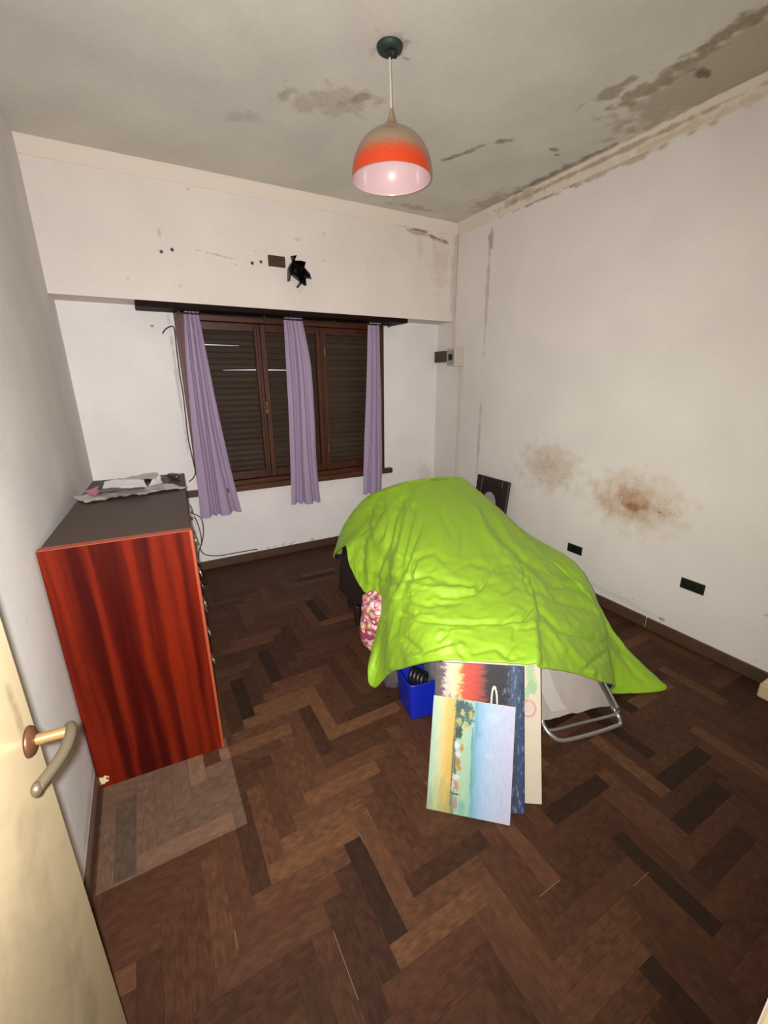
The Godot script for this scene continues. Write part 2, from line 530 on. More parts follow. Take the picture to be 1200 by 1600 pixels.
	# doorway frame
	var cream := mat(col(226, 208, 172), 0.5)
	for a in [[Vector3(0.92, 0, FRONT + 0.004), Vector3(0.95, 2.06, FRONT + 0.125)], [Vector3(0.05, 0, FRONT + 0.004), Vector3(0.07, 2.06, FRONT + 0.125)], [Vector3(0.05, 2.04, FRONT + 0.004), Vector3(0.95, 2.06, FRONT + 0.125)]]:
		tag(slab("trim_4", a[0], a[1], cream, self, 0.003), "", "", "", "structure")
	# cove between wall and ceiling
	var cove := mat(Color.WHITE, 0.85, 0.0, plaster(3.4, 0.12, 200.0, col(214, 202, 188), [
		{"at": Vector2(1.4, 0.062), "r": Vector2(0.95, 0.012), "c": damp, "k": 0.7, "rag": 0.6, "grain": 0.3},
		{"at": Vector2(1.25, 0.105), "r": Vector2(0.8, 0.008), "c": dark, "k": 0.6, "rag": 0.7, "grain": 0.3},
		{"at": Vector2(0.75, 0.07), "r": Vector2(0.25, 0.03), "c": damp, "k": 0.6, "rag": 1.0},
		{"at": Vector2(1.95, 0.03), "r": Vector2(0.5, 0.02), "c": col(190, 165, 135), "k": 0.6, "rag": 1.0}], 61))
	var prof := [Vector2(0.0, -0.085), Vector2(0.008, -0.083), Vector2(0.008, -0.072), Vector2(0.010, -0.05), Vector2(0.014, -0.03), Vector2(0.022, -0.012), Vector2(0.028, -0.006), Vector2(0.028, 0.0)]
	var wob := noise(5, 3.0, 3)
	var r1 := []
	var r2 := []
	for p in prof:
		var a := PackedVector3Array()
		var b := PackedVector3Array()
		for i in 60:
			var t := i / 59.0
			var j := 0.0015 * wob.get_noise_2d(t * 8.0, p.y * 40.0)
			a.append(Vector3(W * t, H + p.y + j, BEAM + p.x + j))
			b.append(Vector3(W - p.x - j, H + p.y + j, BEAM + (FRONT - BEAM) * t))
		r1.append(a)
		r2.append(b)
	tag(put(grid_mesh(r1, false, true), "trim_1", mat(col(222, 209, 197), 0.85)), "", "", "", "structure")
	tag(put(grid_mesh(r2, false, false), "trim_2", cove), "", "", "", "structure")
	# baseboards
	var bb := mat(Color.WHITE, 0.55, 0.0, plaster(3.4, 0.08, 220.0, col(74, 52, 36), [
		{"at": Vector2(1.0, 0.02), "r": Vector2(0.5, 0.03), "c": col(88, 66, 46), "k": 0.5, "rag": 1.0}, {"at": Vector2(2.4, 0.02), "r": Vector2(0.4, 0.03), "c": col(52, 32, 24), "k": 0.6, "rag": 1.0}], 71, 0.06))
	tag(slab("baseboard_back", Vector3(0, 0, 0), Vector3(W, 0.072, 0.016), bb, self, 0.004), "", "", "", "structure")
	var cut := 2.27
	tag(slab("baseboard_right", Vector3(W - 0.016, 0, 0.02), Vector3(W, 0.072, cut), bb, self, 0.004, 2, 1), "", "", "", "structure")
	tag(slab("baseboard_right", Vector3(W - 0.016, 0, cut + 0.006), Vector3(W, 0.072, FRONT), bb, self, 0.004, 2, 1), "", "", "", "structure")
	tag(slab("baseboard_left", Vector3(0, 0, 0.02), Vector3(0.014, 0.06, FRONT), mat(col(74, 50, 38), 0.55), self, 0.004, 2, 1), "", "", "", "structure")
	# pale block by the wall
	var blk := base("plinth_block", Vector3(2.815, 0, 2.96))
	tag(blk, "small cream painted wooden plinth block standing against the baseboard", "block")
	put(cbox(Vector3(0.12, 0.075, 0.14), 0.006), "body", mat(col(200, 176, 138), 0.6), blk, Vector3(0, 0.0375, 0))
	put(cbox(Vector3(0.105, 0.014, 0.125), 0.004), "cap", mat(col(208, 186, 150), 0.6), blk, Vector3(0, 0.082, 0))

# ---------------------------------------------------------------- herringbone parquet
func floor_staves() -> void:
	var fl := Node3D.new()
	fl.name = "floor"
	add_child(fl)
	fl.set_meta("kind", "structure")
	slab("subfloor", Vector3(-0.1, -0.12, -0.2), Vector3(W + 0.1, -0.0105, FRONT), mat(col(34, 24, 19), 0.9), fl, 0.0)
	var wd := 0.0605
	var ln := 0.3025
	var grains := [grain_image(320, 64, 3, 0.20), grain_image(320, 64, 9, 0.25), grain_image(320, 64, 15, 0.18)]
	var tones := [col(80, 53, 38), col(75, 49, 35), col(87, 58, 41), col(69, 45, 32), col(63, 41, 30), col(98, 67, 46), col(78, 50, 36), col(49, 33, 24)]
	var weight := [4, 4, 3, 4, 3, 2, 4, 1]
	var bag := []
	for i in tones.size():
		for k in weight[i]: bag.append(i)
	var mats := []
	var worn := []
	for t in tones:
		for g in grains:
			var m := mat(t, 0.55, 0.0, g)
			m.metallic_specular = 0.25
			mats.append(m)
			var c2: Color = t.lerp(col(150, 124, 100), 0.32)
			worn.append(mat(c2, 0.75, 0.0, g))
	# where a piece of furniture stood: the varnish there is paler and dusty
	var patch := Rect2(0.02, 1.88, 0.447, 0.43)
	var list := []
	for k in range(-70, 90):
		for m in range(-8, 20):
			for dir in 2:
				var c := Vector2(0.611 + k * wd + m * ln, 1.816 - k * wd + m * ln)
				var r: Rect2
				if dir == 0: r = Rect2(c.x - wd, c.y - ln, wd, ln)       # lies along z
				else: r = Rect2(c.x, c.y - wd, ln, wd)                   # lies along x
				var q := r.intersection(Rect2(0.004, 0.004, W - 0.008, FRONT - 0.004))
				if q.size.x < 0.008 or q.size.y < 0.008: continue
				var pc := q.get_center()
				var d := Vector2(pc.x - EYE.x, pc.y - EYE.z).length()
				var im := to_px(Vector3(pc.x, 0, pc.y))
				var seen := im.x > -40 and im.x < 1240 and im.y > 0 and im.y < 1660 and not (pc.x < 0.45 and pc.y < 1.85) and not (pc.x > 1.5 and pc.x < 2.3 and pc.y > 0.3 and pc.y < 2.4)
				# known tones, read off the photograph
				var tone: int = bag[rng.randi() % bag.size()]
				for fx in [[0.58, 1.66, 0, 7], [0.64, 1.6, 0, 4], [0.70, 1.54, 0, 3], [0.76, 1.48, 0, 7], [0.82, 1.42, 0, 4], [0.52, 1.72, 0, 4], [1.56, 2.82, 1, 7], [2.04, 2.93, 1, 7], [1.52, 3.14, 0, 7],
						[0.76, 1.787, 1, 5], [0.70, 1.847, 1, 5], [0.64, 1.908, 1, 2], [0.60, 1.97, 1, 5], [0.82, 1.726, 1, 2], [0.66, 2.5, 1, 5], [0.72, 2.44, 1, 5], [0.77, 2.38, 1, 2], [0.84, 2.33, 1, 5], [0.58, 2.56, 1, 2], [0.90, 2.27, 1, 2], [1.0, 2.79, 1, 2], [0.66, 2.80, 0, 4], [0.72, 2.74, 0, 4], [0.96, 2.9, 1, 5]]:
					if fx[2] == dir and q.has_point(Vector2(fx[0], fx[1])): tone = fx[3]
				list.append({"r": q, "full": q.size.is_equal_approx(r.size), "dir": dir, "d": d + (0.0 if seen else 50.0), "m": tone * 3 + rng.randi() % 3, "y": rng.randf_range(-0.0007, 0.0), "u": rng.randf(), "tilt": rng.randf_range(-1, 1)})
	list.sort_custom(func(a, b): return a.d < b.d)
	var cache := {}
	var rest := SurfaceTool.new()
	rest.begin(Mesh.PRIMITIVE_TRIANGLES)
	rest.set_material(mats[3])
	for i in list.size():
		var s: Dictionary = list[i]
		var r: Rect2 = s.r
		var c := r.get_center()
		var hit := r.intersection(patch)
		var mesh: ArrayMesh
		if hit.size.x > 0.002 and hit.size.y > 0.002 and i < 300:
			mesh = stave_mesh(r.size, s.dir, [Rect2(hit.position - c, hit.size)])
		else:
			var key := "%.3f %.3f %d" % [r.size.x, r.size.y, s.dir]
			if not cache.has(key): cache[key] = stave_mesh(r.size, s.dir, [])
			mesh = cache[key]
		var at := Vector3(c.x, s.y, c.y)
		if i < 300:
			var o := MeshInstance3D.new()
			o.mesh = mesh
			o.name = "parquet_stave"
			o.position = at
			if mesh.get_surface_count() == 1:
				o.material_override = mats[s.m]
			else:
				o.set_surface_override_material(0, mats[s.m])
				o.set_surface_override_material(1, worn[s.m])
			fl.add_child(o, true)
		else:
			rest.append_from(mesh, 0, Transform3D(Basis.IDENTITY, at))
	# pale filler showing in a few open joints
	var fill := mat(col(120, 98, 80), 0.8)
	for j in [[Vector2(0.611, 2.74), Vector2(0.611, 2.90)], [Vector2(0.853, 2.468), Vector2(0.853, 2.515)], [Vector2(0.7925, 2.53), Vector2(0.7925, 2.57)], [Vector2(0.369, 2.60), Vector2(0.369, 2.65)], [Vector2(1.18, 2.9655), Vector2(1.27, 2.9655)], [Vector2(1.45, 3.0865), Vector2(1.53, 3.0865)]]:
		var p: Vector2 = (j[0] + j[1]) * 0.5
		var dd: Vector2 = (j[1] - j[0]).abs()
		put(cbox(Vector3(maxf(dd.x, 0.0013), 0.002, maxf(dd.y, 0.0013)), 0.0002), "joint_filler", fill, fl, Vector3(p.x, -0.0006, p.y))
	var ro := MeshInstance3D.new()
	ro.mesh = rest.commit()
	ro.name = "parquet_staves_beyond"
	ro.set_meta("kind", "stuff")
	fl.add_child(ro, true)

func stave_mesh(size: Vector2, dir: int, worn: Array) -> ArrayMesh:
	var g := 0.0001     # half joint
	var b := 0.0003     # bevel
	var h := Vector2(size.x * 0.5 - g, size.y * 0.5 - g)
	var am := ArrayMesh.new()
	var tops := [Rect2(-h + Vector2(b, b), 2.0 * (h - Vector2(b, b)))]
	var inside := []
	if worn.size() > 0:
		var full: Rect2 = tops[0]
		var w: Rect2 = full.intersection(worn[0])
		inside = [w]
		tops = []
		for q in [Rect2(full.position.x, full.position.y, full.size.x, w.position.y - full.position.y), Rect2(full.position.x, w.end.y, full.size.x, full.end.y - w.end.y), Rect2(full.position.x, w.position.y, w.position.x - full.position.x, w.size.y), Rect2(w.end.x, w.position.y, full.end.x - w.end.x, w.size.y)]:
			if q.size.x > 0.0001 and q.size.y > 0.0001: tops.append(q)
	for layer in 2:
		var rects: Array = tops if layer == 0 else inside
		if layer == 1 and rects.is_empty(): break
		var st := SurfaceTool.new()
		st.begin(Mesh.PRIMITIVE_TRIANGLES)
		var quad := func(p: Array, n: Vector3) -> void:
			for i in [0, 1, 2, 0, 2, 3]:
				st.set_normal(n)
				st.set_uv(Vector2(p[i].x / 0.3025, p[i].z / 0.0605) + Vector2(0.5, 0.5) if dir == 1 else Vector2(p[i].z / 0.3025, p[i].x / 0.0605) + Vector2(0.5, 0.5))
				st.add_vertex(p[i])
		for q in rects:
			quad.call([Vector3(q.position.x, 0, q.position.y), Vector3(q.end.x, 0, q.position.y), Vector3(q.end.x, 0, q.end.y), Vector3(q.position.x, 0, q.end.y)], Vector3.UP)
		if layer == 0:
			var ring := [[-1, -1], [1, -1], [1, 1], [-1, 1]]
			for k in 4:
				var a: Array = ring[k]
				var c: Array = ring[(k + 1) % 4]
				var lo := []
				for lv in [[h.x - b, h.y - b, 0.0], [h.x, h.y, -b], [h.x, h.y, -0.010]]:
					lo.append([Vector3(a[0] * lv[0], lv[2], a[1] * lv[1]), Vector3(c[0] * lv[0], lv[2], c[1] * lv[1])])
				var side := Vector3(a[0] + c[0], 0, a[1] + c[1]).normalized()
				quad.call([lo[1][0], lo[1][1], lo[0][1], lo[0][0]], (side + Vector3.UP).normalized())
				quad.call([lo[2][0], lo[2][1], lo[1][1], lo[1][0]], side)
		st.commit(am)
	return am

# ---------------------------------------------------------------- window
func window() -> void:
	var wn := Node3D.new()
	wn.name = "window_1"
	add_child(wn)
	wn.set_meta("kind", "structure")
	var gr := grain_image(256, 64, 77, 0.35)
	var wood := mat(col(92, 44, 20), 0.42, 0.0, gr)
	var wood2 := mat(col(80, 36, 17), 0.42, 0.0, gr)
	var x0 := 0.68
	var x1 := 2.31
	var y0 := 0.68
	# outer frame
	slab("jamb", Vector3(x0, 0.66, -0.09), Vector3(x0 + 0.05, SOFFIT, 0.012), mat(col(88, 40, 34), 0.5), wn, 0.003, 1, 0)
	slab("architrave", Vector3(x0 - 0.024, 0.672, 0.0005), Vector3(x0 + 0.004, SOFFIT - 0.001, 0.014), mat(col(84, 36, 30), 0.5), wn, 0.003, 1, 0)
	slab("jamb", Vector3(x1 - 0.05, 0.66, -0.09), Vector3(x1, SOFFIT, 0.012), wood2, wn, 0.003, 1, 0)
	slab("head", Vector3(x0 + 0.05, 1.885, -0.09), Vector3(x1 - 0.05, SOFFIT, 0.008), wood, wn, 0.003)
	slab("bottom_rail", Vector3(x0 + 0.05, 0.66, -0.09), Vector3(x1 - 0.05, 0.705, 0.008), wood, wn, 0.003)
	slab("sill", Vector3(0.545, 0.625, 0.0), Vector3(2.375, 0.672, 0.055), mat(col(98, 54, 30), 0.45, 0.0, gr), wn, 0.005)
	# three sashes
	var edges := [x0 + 0.05, 1.24, 1.735, x1 - 0.05]
	var glass := mat(Color(0.42, 0.34, 0.26, 0.05), 0.05)
	glass.metallic_specular = 0.12
	glass.transparency = BaseMaterial3D.TRANSPARENCY_ALPHA
	for i in 3:
		var a: float = edges[i] + 0.002
		var b: float = edges[i + 1] - 0.002
		var s := Node3D.new()
		s.name = "sash"
		wn.add_child(s, true)
		var sw := 0.042
		slab("stile", Vector3(a, 0.708, -0.055), Vector3(a + sw, 1.883, -0.012), wood, s, 0.004, 1, 0)
		slab("stile", Vector3(b - sw, 0.708, -0.055), Vector3(b, 1.883, -0.012), wood, s, 0.004, 1, 0)
		slab("rail", Vector3(a + sw, 1.825, -0.055), Vector3(b - sw, 1.883, -0.012), wood2, s, 0.004)
		slab("rail", Vector3(a + sw, 0.708, -0.055), Vector3(b - sw, 0.775, -0.012), wood2, s, 0.004)
		slab("pane", Vector3(a + sw, 0.775, -0.036), Vector3(b - sw, 1.825, -0.033), glass, s, 0.0)
	# cover strip where two sashes meet, and the catch
	slab("cover_strip", Vector3(1.213, 0.712, -0.012), Vector3(1.238, 1.88, 0.0), wood2, wn, 0.004, 1, 0)
	slab("cover_strip", Vector3(1.722, 0.712, -0.012), Vector3(1.748, 1.88, 0.0), wood2, wn, 0.004, 1, 0)
	var catch_plate := put(cbox(Vector3(0.024, 0.085, 0.006), 0.002), "catch_plate", mat(col(150, 118, 78), 0.35, 0.7), wn, px(416, 637, 2, -0.01))
	put(cbox(Vector3(0.014, 0.04, 0.018), 0.004), "latch", mat(col(120, 92, 60), 0.35, 0.7), catch_plate, Vector3(0, 0.004, 0.011))
	for hy in [1.7, 0.9]:
		put(lathe([[0.0, -0.03], [0.006, -0.03], [0.006, 0.03], [0.0, 0.03]], 10), "hinge", mat(col(120, 88, 60), 0.4, 0.6), wn, Vector3(1.755, hy, 0.002))
	# roller shutter: closed, one slat hangs askew, daylight shows in two rows
	var sh := Node3D.new()
	sh.name = "roller_shutter"
	wn.add_child(sh, true)
	var slat_mats := [mat(col(60, 38, 20), 0.7, 0.0, gr), mat(col(52, 32, 17), 0.7, 0.0, gr), mat(col(68, 43, 23), 0.7, 0.0, gr)]
	var pitch := 0.0447
	var n := 30
	for i in n:
		var y := 0.66 + pitch * (i + 0.5)
		var top := y + pitch * 0.5
		var hgt := pitch + 0.006
		var tilt := rng.randf_range(-0.0006, 0.0006)
		var dy := -0.003
		var rows := []
		# cross-section: a slightly bowed board with a lip; its underside may leave a gap above the slat below
		var gap_l := 0.0
		var gap_r := 0.0
		if absf(y - pitch * 0.5 - 1.731) < pitch * 0.5: gap_l = 0.020; gap_r = -0.024
		if absf(y - pitch * 0.5 - 1.551) < pitch * 0.5: gap_l = -0.006; gap_r = 0.0165
		for t in 41:
			var u := t / 40.0
			var x := lerpf(x0 + 0.01, x1 - 0.01, u)
			var gap := 0.0
			if gap_l != 0.0 or gap_r != 0.0:
				if gap_l > 0: gap = maxf(0.0, lerpf(0.0115, -0.014, u) - 0.0045)
				else: gap = clampf(0.0065 - 0.035 * absf(u - 0.36), 0.0, 0.005) + (0.003 if t == 26 else 0.0)
				if gap > 0.0: gap += 0.0062
			var ring := PackedVector3Array()
			var lo := y - pitch * 0.5 - 0.006 + gap
			var hi := y + pitch * 0.5 - 0.002
			var zz := -0.125 + tilt * 4.0
			for p in [[lo, 0.004], [lo + 0.004, 0.008], [(lo + hi) * 0.5, 0.011], [hi - 0.006, 0.009], [hi, 0.003], [hi, -0.004], [(lo + hi) * 0.5, -0.002], [lo, -0.004]]:
				ring.append(Vector3(x, p[0], zz + p[1]))
			rows.append(ring)
		put(grid_mesh(rows, true, true), "slat", slat_mats[rng.randi() % 3], sh)
	slab("guide_rail", Vector3(x0 - 0.0, 0.66, -0.16), Vector3(x0 + 0.03, SOFFIT, -0.095), wood2, sh, 0.002)
	slab("guide_rail", Vector3(x1 - 0.03, 0.66, -0.16), Vector3(x1, SOFFIT, -0.095), wood2, sh, 0.002)

func pelmet_and_curtains() -> void:
	var dark := mat(col(36, 19, 16), 0.6, 0.0, grain_image(256, 64, 88, 0.3))
	dark.metallic_specular = 0.2
	var pb := base("curtain_board", Vector3(0, 0, 0))
	tag(pb, "long dark stained wooden board fixed under the beam over the window", "curtain board")
	slab("board", Vector3(0.430, SOFFIT - 0.034, 0.004), Vector3(2.418, SOFFIT, BEAM - 0.006), dark, pb, 0.003)
	put(tube([Vector3(0.66, SOFFIT - 0.046, 0.115), Vector3(2.33, SOFFIT - 0.046, 0.115)], 0.006), "rod", mat(col(60, 40, 34), 0.4, 0.4), pb)
	for x in [0.68, 1.25, 1.8, 2.3]:
		put(cbox(Vector3(0.012, 0.03, 0.02), 0.002), "rod_bracket", mat(col(50, 34, 30), 0.5), pb, Vector3(x, SOFFIT - 0.046, 0.115))
	# lavender curtains: left and right edge in the photograph, top to bottom
	var defs := [
		[[[287, 488], [291, 560], [299, 655], [308, 745], [314, 812]], [[311, 488], [325, 560], [344, 655], [362, 735], [379, 801]], [0.24, 0.50, 0.80], "lavender tab-top curtain spreading widest at its hem, beside the dangling cable"],
		[[[444, 493], [449, 580], [453, 655], [456, 730], [457, 790]], [[472, 493], [487, 570], [493, 650], [497, 730], [503, 786]], [0.22, 0.46, 0.72], "lavender tab-top curtain hanging between the two mullions of the window"],
		[[[576, 506], [575, 580], [573, 655], [571, 725], [570, 774]], [[595, 506], [597, 580], [599, 650], [600, 725], [599, 772]], [0.33, 0.66], "narrow lavender tab-top curtain at the window side by the electrical box"]]
	for ci in defs.size():
		var d: Array = defs[ci]
		var root := base("curtain", Vector3.ZERO)
		tag(root, d[3], "curtain", "lavender curtains at the window")
		var m := mat(col(162, 143, 170), 0.9)
		m.rim_enabled = true
		m.rim = 0.25
		var le := []
		var re := []
		for k in 5:
			var z: float = lerpf(0.115, 0.100, k / 4.0)
			le.append(px(d[0][k][0], d[0][k][1], 2, z))
			re.append(px(d[1][k][0], d[1][k][1], 2, z))
		le = smooth(le, 14)
		re = smooth(re, 14)
		var nr: int = le.size()
		var nc := 90
		var nz := noise(90 + ci, 3.0, 2)
		var rows := []
		for r in nr:
			var t := float(r) / (nr - 1)
			var ring := PackedVector3Array()
			for c in nc + 1:
				var u := float(c) / nc
				var p: Vector3 = le[r].lerp(re[r], u)
				# rounded pleats parted by deep, narrow valleys
				var amp := lerpf(0.016, 0.044, sqrt(t))
				var dip := 0.0
				for vi in d[2].size():
					var vu: float = d[2][vi] + 0.05 * sin(2.2 * t + vi * 2.1 + ci) * (0.4 + t)
					var g := (u - vu) / (0.055 + 0.02 * sin(vi * 3.7 + ci))
					dip += exp(-g * g)
				p.z -= amp * dip
				p.z -= amp * 0.8 * pow(absf(2.0 * u - 1.0), 3.0)
				p.z += 0.010 * nz.get_noise_2d(u * 0.8, t * 0.5) + 0.0025 * nz.get_noise_2d(u * 3.0 + 9.0, t * 2.0)
				p.y += 0.012 * dip * t * t * t
				ring.append(p)
			rows.append(ring)
		put(grid_mesh(rows, false, true), "drape", m, root)
		# the hem turned up and stitched
		var hem := []
		for r in [nr - 3, nr - 1]:
			var ring := PackedVector3Array()
			for p in rows[r]: ring.append(p + Vector3(0, 0, 0.0016))
			hem.append(ring)
		put(grid_mesh(hem, false, true), "hem", m, root)
		var nt := 4 if ci < 2 else 3
		for k in nt:
			var u := (k + 0.5) / nt
			var p: Vector3 = le[0].lerp(re[0], u)
			var hw: float = (re[0] - le[0]).length() / nt * 0.40
			var loop := []
			for s in [[0.0, 0.013], [0.02, 0.011], [SOFFIT - 0.038 - p.y, 0.006], [SOFFIT - 0.036 - p.y, -0.002], [SOFFIT - 0.038 - p.y, -0.010], [0.01, -0.012]]:
				loop.append(PackedVector3Array([p + Vector3(-hw, s[0], s[1]), p + Vector3(hw, s[0], s[1])]))
			put(grid_mesh(loop, false, false), "tab", m, root)

# ---------------------------------------------------------------- plates, boxes, cables
func fittings_on_walls() -> void:
	# brown blank plate and black plastic stuffed in a hole
	var a := px(418, 398, 2, BEAM)
	var b := px(446, 419, 2, BEAM)
	var cp := base("blank_wall_plate", Vector3((a.x + b.x) * 0.5, (a.y + b.y) * 0.5, BEAM))
	tag(cp, "brown square blank cover plate on the wall above the window", "wall plate")
	put(cbox(Vector3(b.x - a.x, a.y - b.y, 0.008), 0.003), "plate", mat(col(66, 44, 28), 0.4), cp, Vector3(0, 0, 0.004))
	for s in [-1, 1]:
		put(lathe([[0.0, 0.002], [0.003, 0.0015], [0.0035, 0.0], [0.0, 0.0]], 10), "screw", mat(col(120, 100, 70), 0.4, 0.8), cp, Vector3(s * 0.042, 0, 0.008), Basis(Vector3.RIGHT, PI / 2))
	var ol := PackedVector2Array()
	var o := px(466, 425, 2, BEAM)
	for p in [[630, 180], [690, 180], [690, 230], [755, 245], [820, 265], [810, 330], [870, 410], [905, 485], [850, 470], [815, 500], [830, 575], [790, 550], [770, 545], [725, 605], [705, 590], [750, 520], [680, 465], [615, 410], [612, 515], [588, 515], [590, 350], [615, 290], [650, 240]]:
		var w := px(380 + p[0] * 0.11667, 380 + p[1] * 0.11667, 2, BEAM)
		ol.append(Vector2(w.x - o.x, w.y - o.y))
	var bag := base("black_plastic_wad", o)
	tag(bag, "torn black plastic wad stuffed in a hole beside the brown plate", "plastic bag")
	put(puffed(ol, 0.006, 0.035, 4), "wad", mat(col(12, 11, 13), 0.38), bag)
	put(tube(smooth([Vector3(0.01, -0.05, 0.02), Vector3(0.02, -0.075, 0.024), Vector3(0.035, -0.085, 0.016)]), 0.004), "tape_end", mat(col(14, 13, 14), 0.4), bag)
	# electrical box on the side wall by the corner
	var z0 := px(725, 556, 0, W).z
	var xd := px(711, 556, 2, z0).x
	var z1 := px(698, 556, 0, xd).z
	var yt := px(711, 543, 2, z0).y
	var yb := px(711, 572, 2, z0).y
	var eb := base("electrical_box", Vector3(W, (yt + yb) * 0.5, (z0 + z1) * 0.5))
	tag(eb, "pale grey surface-mounted electrical box with an open front near the corner", "electrical box")
	var pale := mat(col(190, 182, 172), 0.5)
	put(cbox(Vector3(W - xd, yt - yb, z0 - z1), 0.004), "housing", pale, eb, Vector3(-(W - xd) * 0.5, 0, 0))
	put(cbox(Vector3(0.004, (yt - yb) * 0.82, (z0 - z1) * 0.8), 0.001), "faceplate", mat(col(150, 142, 132), 0.5), eb, Vector3(-(W - xd) - 0.002, 0, 0))
	put(cbox(Vector3(0.006, (yt - yb) * 0.35, (z0 - z1) * 0.45), 0.001), "opening", mat(col(26, 22, 20), 0.6), eb, Vector3(-(W - xd) - 0.004, 0.0, 0.0))
	var ex := W - xd
	put(tube(smooth([Vector3(-ex - 0.006, 0.01, -0.03), Vector3(-ex - 0.016, 0.0, -0.005), Vector3(-ex - 0.012, 0.008, 0.02), Vector3(-ex - 0.006, -0.012, 0.035)]), 0.003, 6), "wire", mat(col(20, 18, 18), 0.5), eb)
	var bz := px(698, 558, 0, W - 0.03).z
	var brown := base("brown_junction_box", Vector3(W - 0.015, px(690, 558, 2, 0.06).y, 0.0))
	tag(brown, "brown square junction box tucked in the wall corner beside the pale box", "junction box")
	put(cbox(Vector3(0.03, 0.098, maxf(0.06, minf(bz, z1) - 0.004)), 0.003), "cover", mat(col(64, 44, 30), 0.45), brown, Vector3(0, 0, maxf(0.06, minf(bz, z1) - 0.004) * 0.5))
	put(cbox(Vector3(0.003, 0.07, 0.05), 0.001), "door", mat(col(56, 38, 26), 0.45), brown, Vector3(-0.0165, 0, 0.04))
	# conduits, painted like the wall
	var cm := mat(col(196, 184, 172), 0.75)
	var c1 := put(tube([Vector3(W - 0.012, yb + 0.002, px(719, 575, 0, W - 0.01).z), Vector3(W - 0.012, 0.9, px(716, 660, 0, W - 0.01).z), Vector3(W - 0.012, 0.001, px(711, 742, 0, W - 0.01).z)], 0.009), "conduit", cm)
	tag(c1, "thin painted conduit running from the electrical box down to the floor", "conduit")
	var c2 := put(tube([Vector3(W - 0.012, yt - 0.002, BEAM + 0.012), Vector3(W - 0.011, 2.3, BEAM + 0.011), Vector3(W - 0.012, H - 0.08, BEAM + 0.012)], 0.009), "conduit", cm)
	tag(c2, "thin painted conduit rising from the electrical box to the cove", "conduit")
	# black sockets low on the wall
	for e in [[888, 849, 909, 867, "small black double socket below the paler of the two wall stains"], [1065, 904, 1100, 928, "larger black socket plate beyond the reddish-brown wall stain"]]:
		var p := px(e[0], e[1], 0, W)
		var q := px(e[2], e[3], 0, W)
		var so := base("wall_socket", Vector3(W, (p.y + q.y) * 0.5, (p.z + q.z) * 0.5))
		tag(so, e[4], "wall socket", "black sockets on the stained wall")
		var lw := absf(q.z - p.z)
		put(cbox(Vector3(0.006, 0.062, lw), 0.002), "plate", mat(col(34, 30, 30), 0.4), so, Vector3(-0.003, 0, 0))
		put(cbox(Vector3(0.006, 0.048, lw - 0.016), 0.0015), "insert", mat(col(14, 13, 15), 0.35), so, Vector3(-0.007, 0, 0))
		for s in [-1, 1]:
			var hole := put(lathe([[0.0, 0.0015], [0.012, 0.0015], [0.013, 0.0], [0.0, 0.0]], 16), "outlet", mat(col(24, 22, 24), 0.3), so, Vector3(-0.010, 0, s * lw * 0.22), Basis(Vector3.BACK, PI / 2))
			for t in [-1, 1]:
				put(cbox(Vector3(0.003, 0.001, 0.006), 0.0), "slot", mat(col(4, 4, 4), 0.6), hole, Vector3(0.0, 0.0018, t * 0.005))
	# loose cables
	var pts := []
	for p in [[254, 521], [258, 515], [264, 511], [270, 510], [273, 517], [276, 545], [281, 585], [286, 615], [290, 650], [294, 685], [299, 708], [304, 730], [305, 740], [301, 748], [295, 753]]:
		pts.append(px(p[0], p[1], 2, 0.02 if p[1] < 700 else 0.065))
	var k1 := put(tube(smooth(pts, 5), 0.0045, 7), "loose_cable", mat(col(62, 54, 50), 0.6))
	tag(k1, "loose dark cable with a hooked end dangling beside the window frame", "cable")
	var pts2 := []
	for p in [[299, 800], [306, 811], [312, 828], [315, 846], [313, 857], [318, 865], [328, 868], [345, 868], [362, 865], [385, 861], [402, 858]]:
		pts2.append(px(p[0], p[1], 2, 0.024))
	var k2 := put(tube(smooth(pts2, 5), 0.0042, 7), "loose_cable", mat(col(70, 62, 56), 0.6))
	tag(k2, "loose dark cable trailing along the top of the baseboard behind the sideboard", "cable")
	var pts3 := []
	for p in [[301, 803], [310, 806], [316, 814], [318, 832], [315, 850], [311, 860], [310, 875]]:
		pts3.append(px(p[0], p[1], 2, 0.032))
	var k3 := put(tube(smooth(pts3, 5), 0.0042, 7), "loose_cable", mat(col(56, 50, 46), 0.6))
	tag(k3, "short looping cable under the window sill, dropping behind the sideboard", "cable")
	var ws := base("power_strip", px(302, 812, 2, 0.0))
	tag(ws, "white power strip fixed to the wall below the window sill", "power strip")
	put(cbox(Vector3(0.05, 0.11, 0.03), 0.004), "body", mat(col(224, 218, 208), 0.4), ws, Vector3(-0.015, 0, 0.015))
	put(cbox(Vector3(0.03, 0.03, 0.004), 0.001), "socket", mat(col(120, 112, 104), 0.4), ws, Vector3(-0.015, 0.02, 0.031))

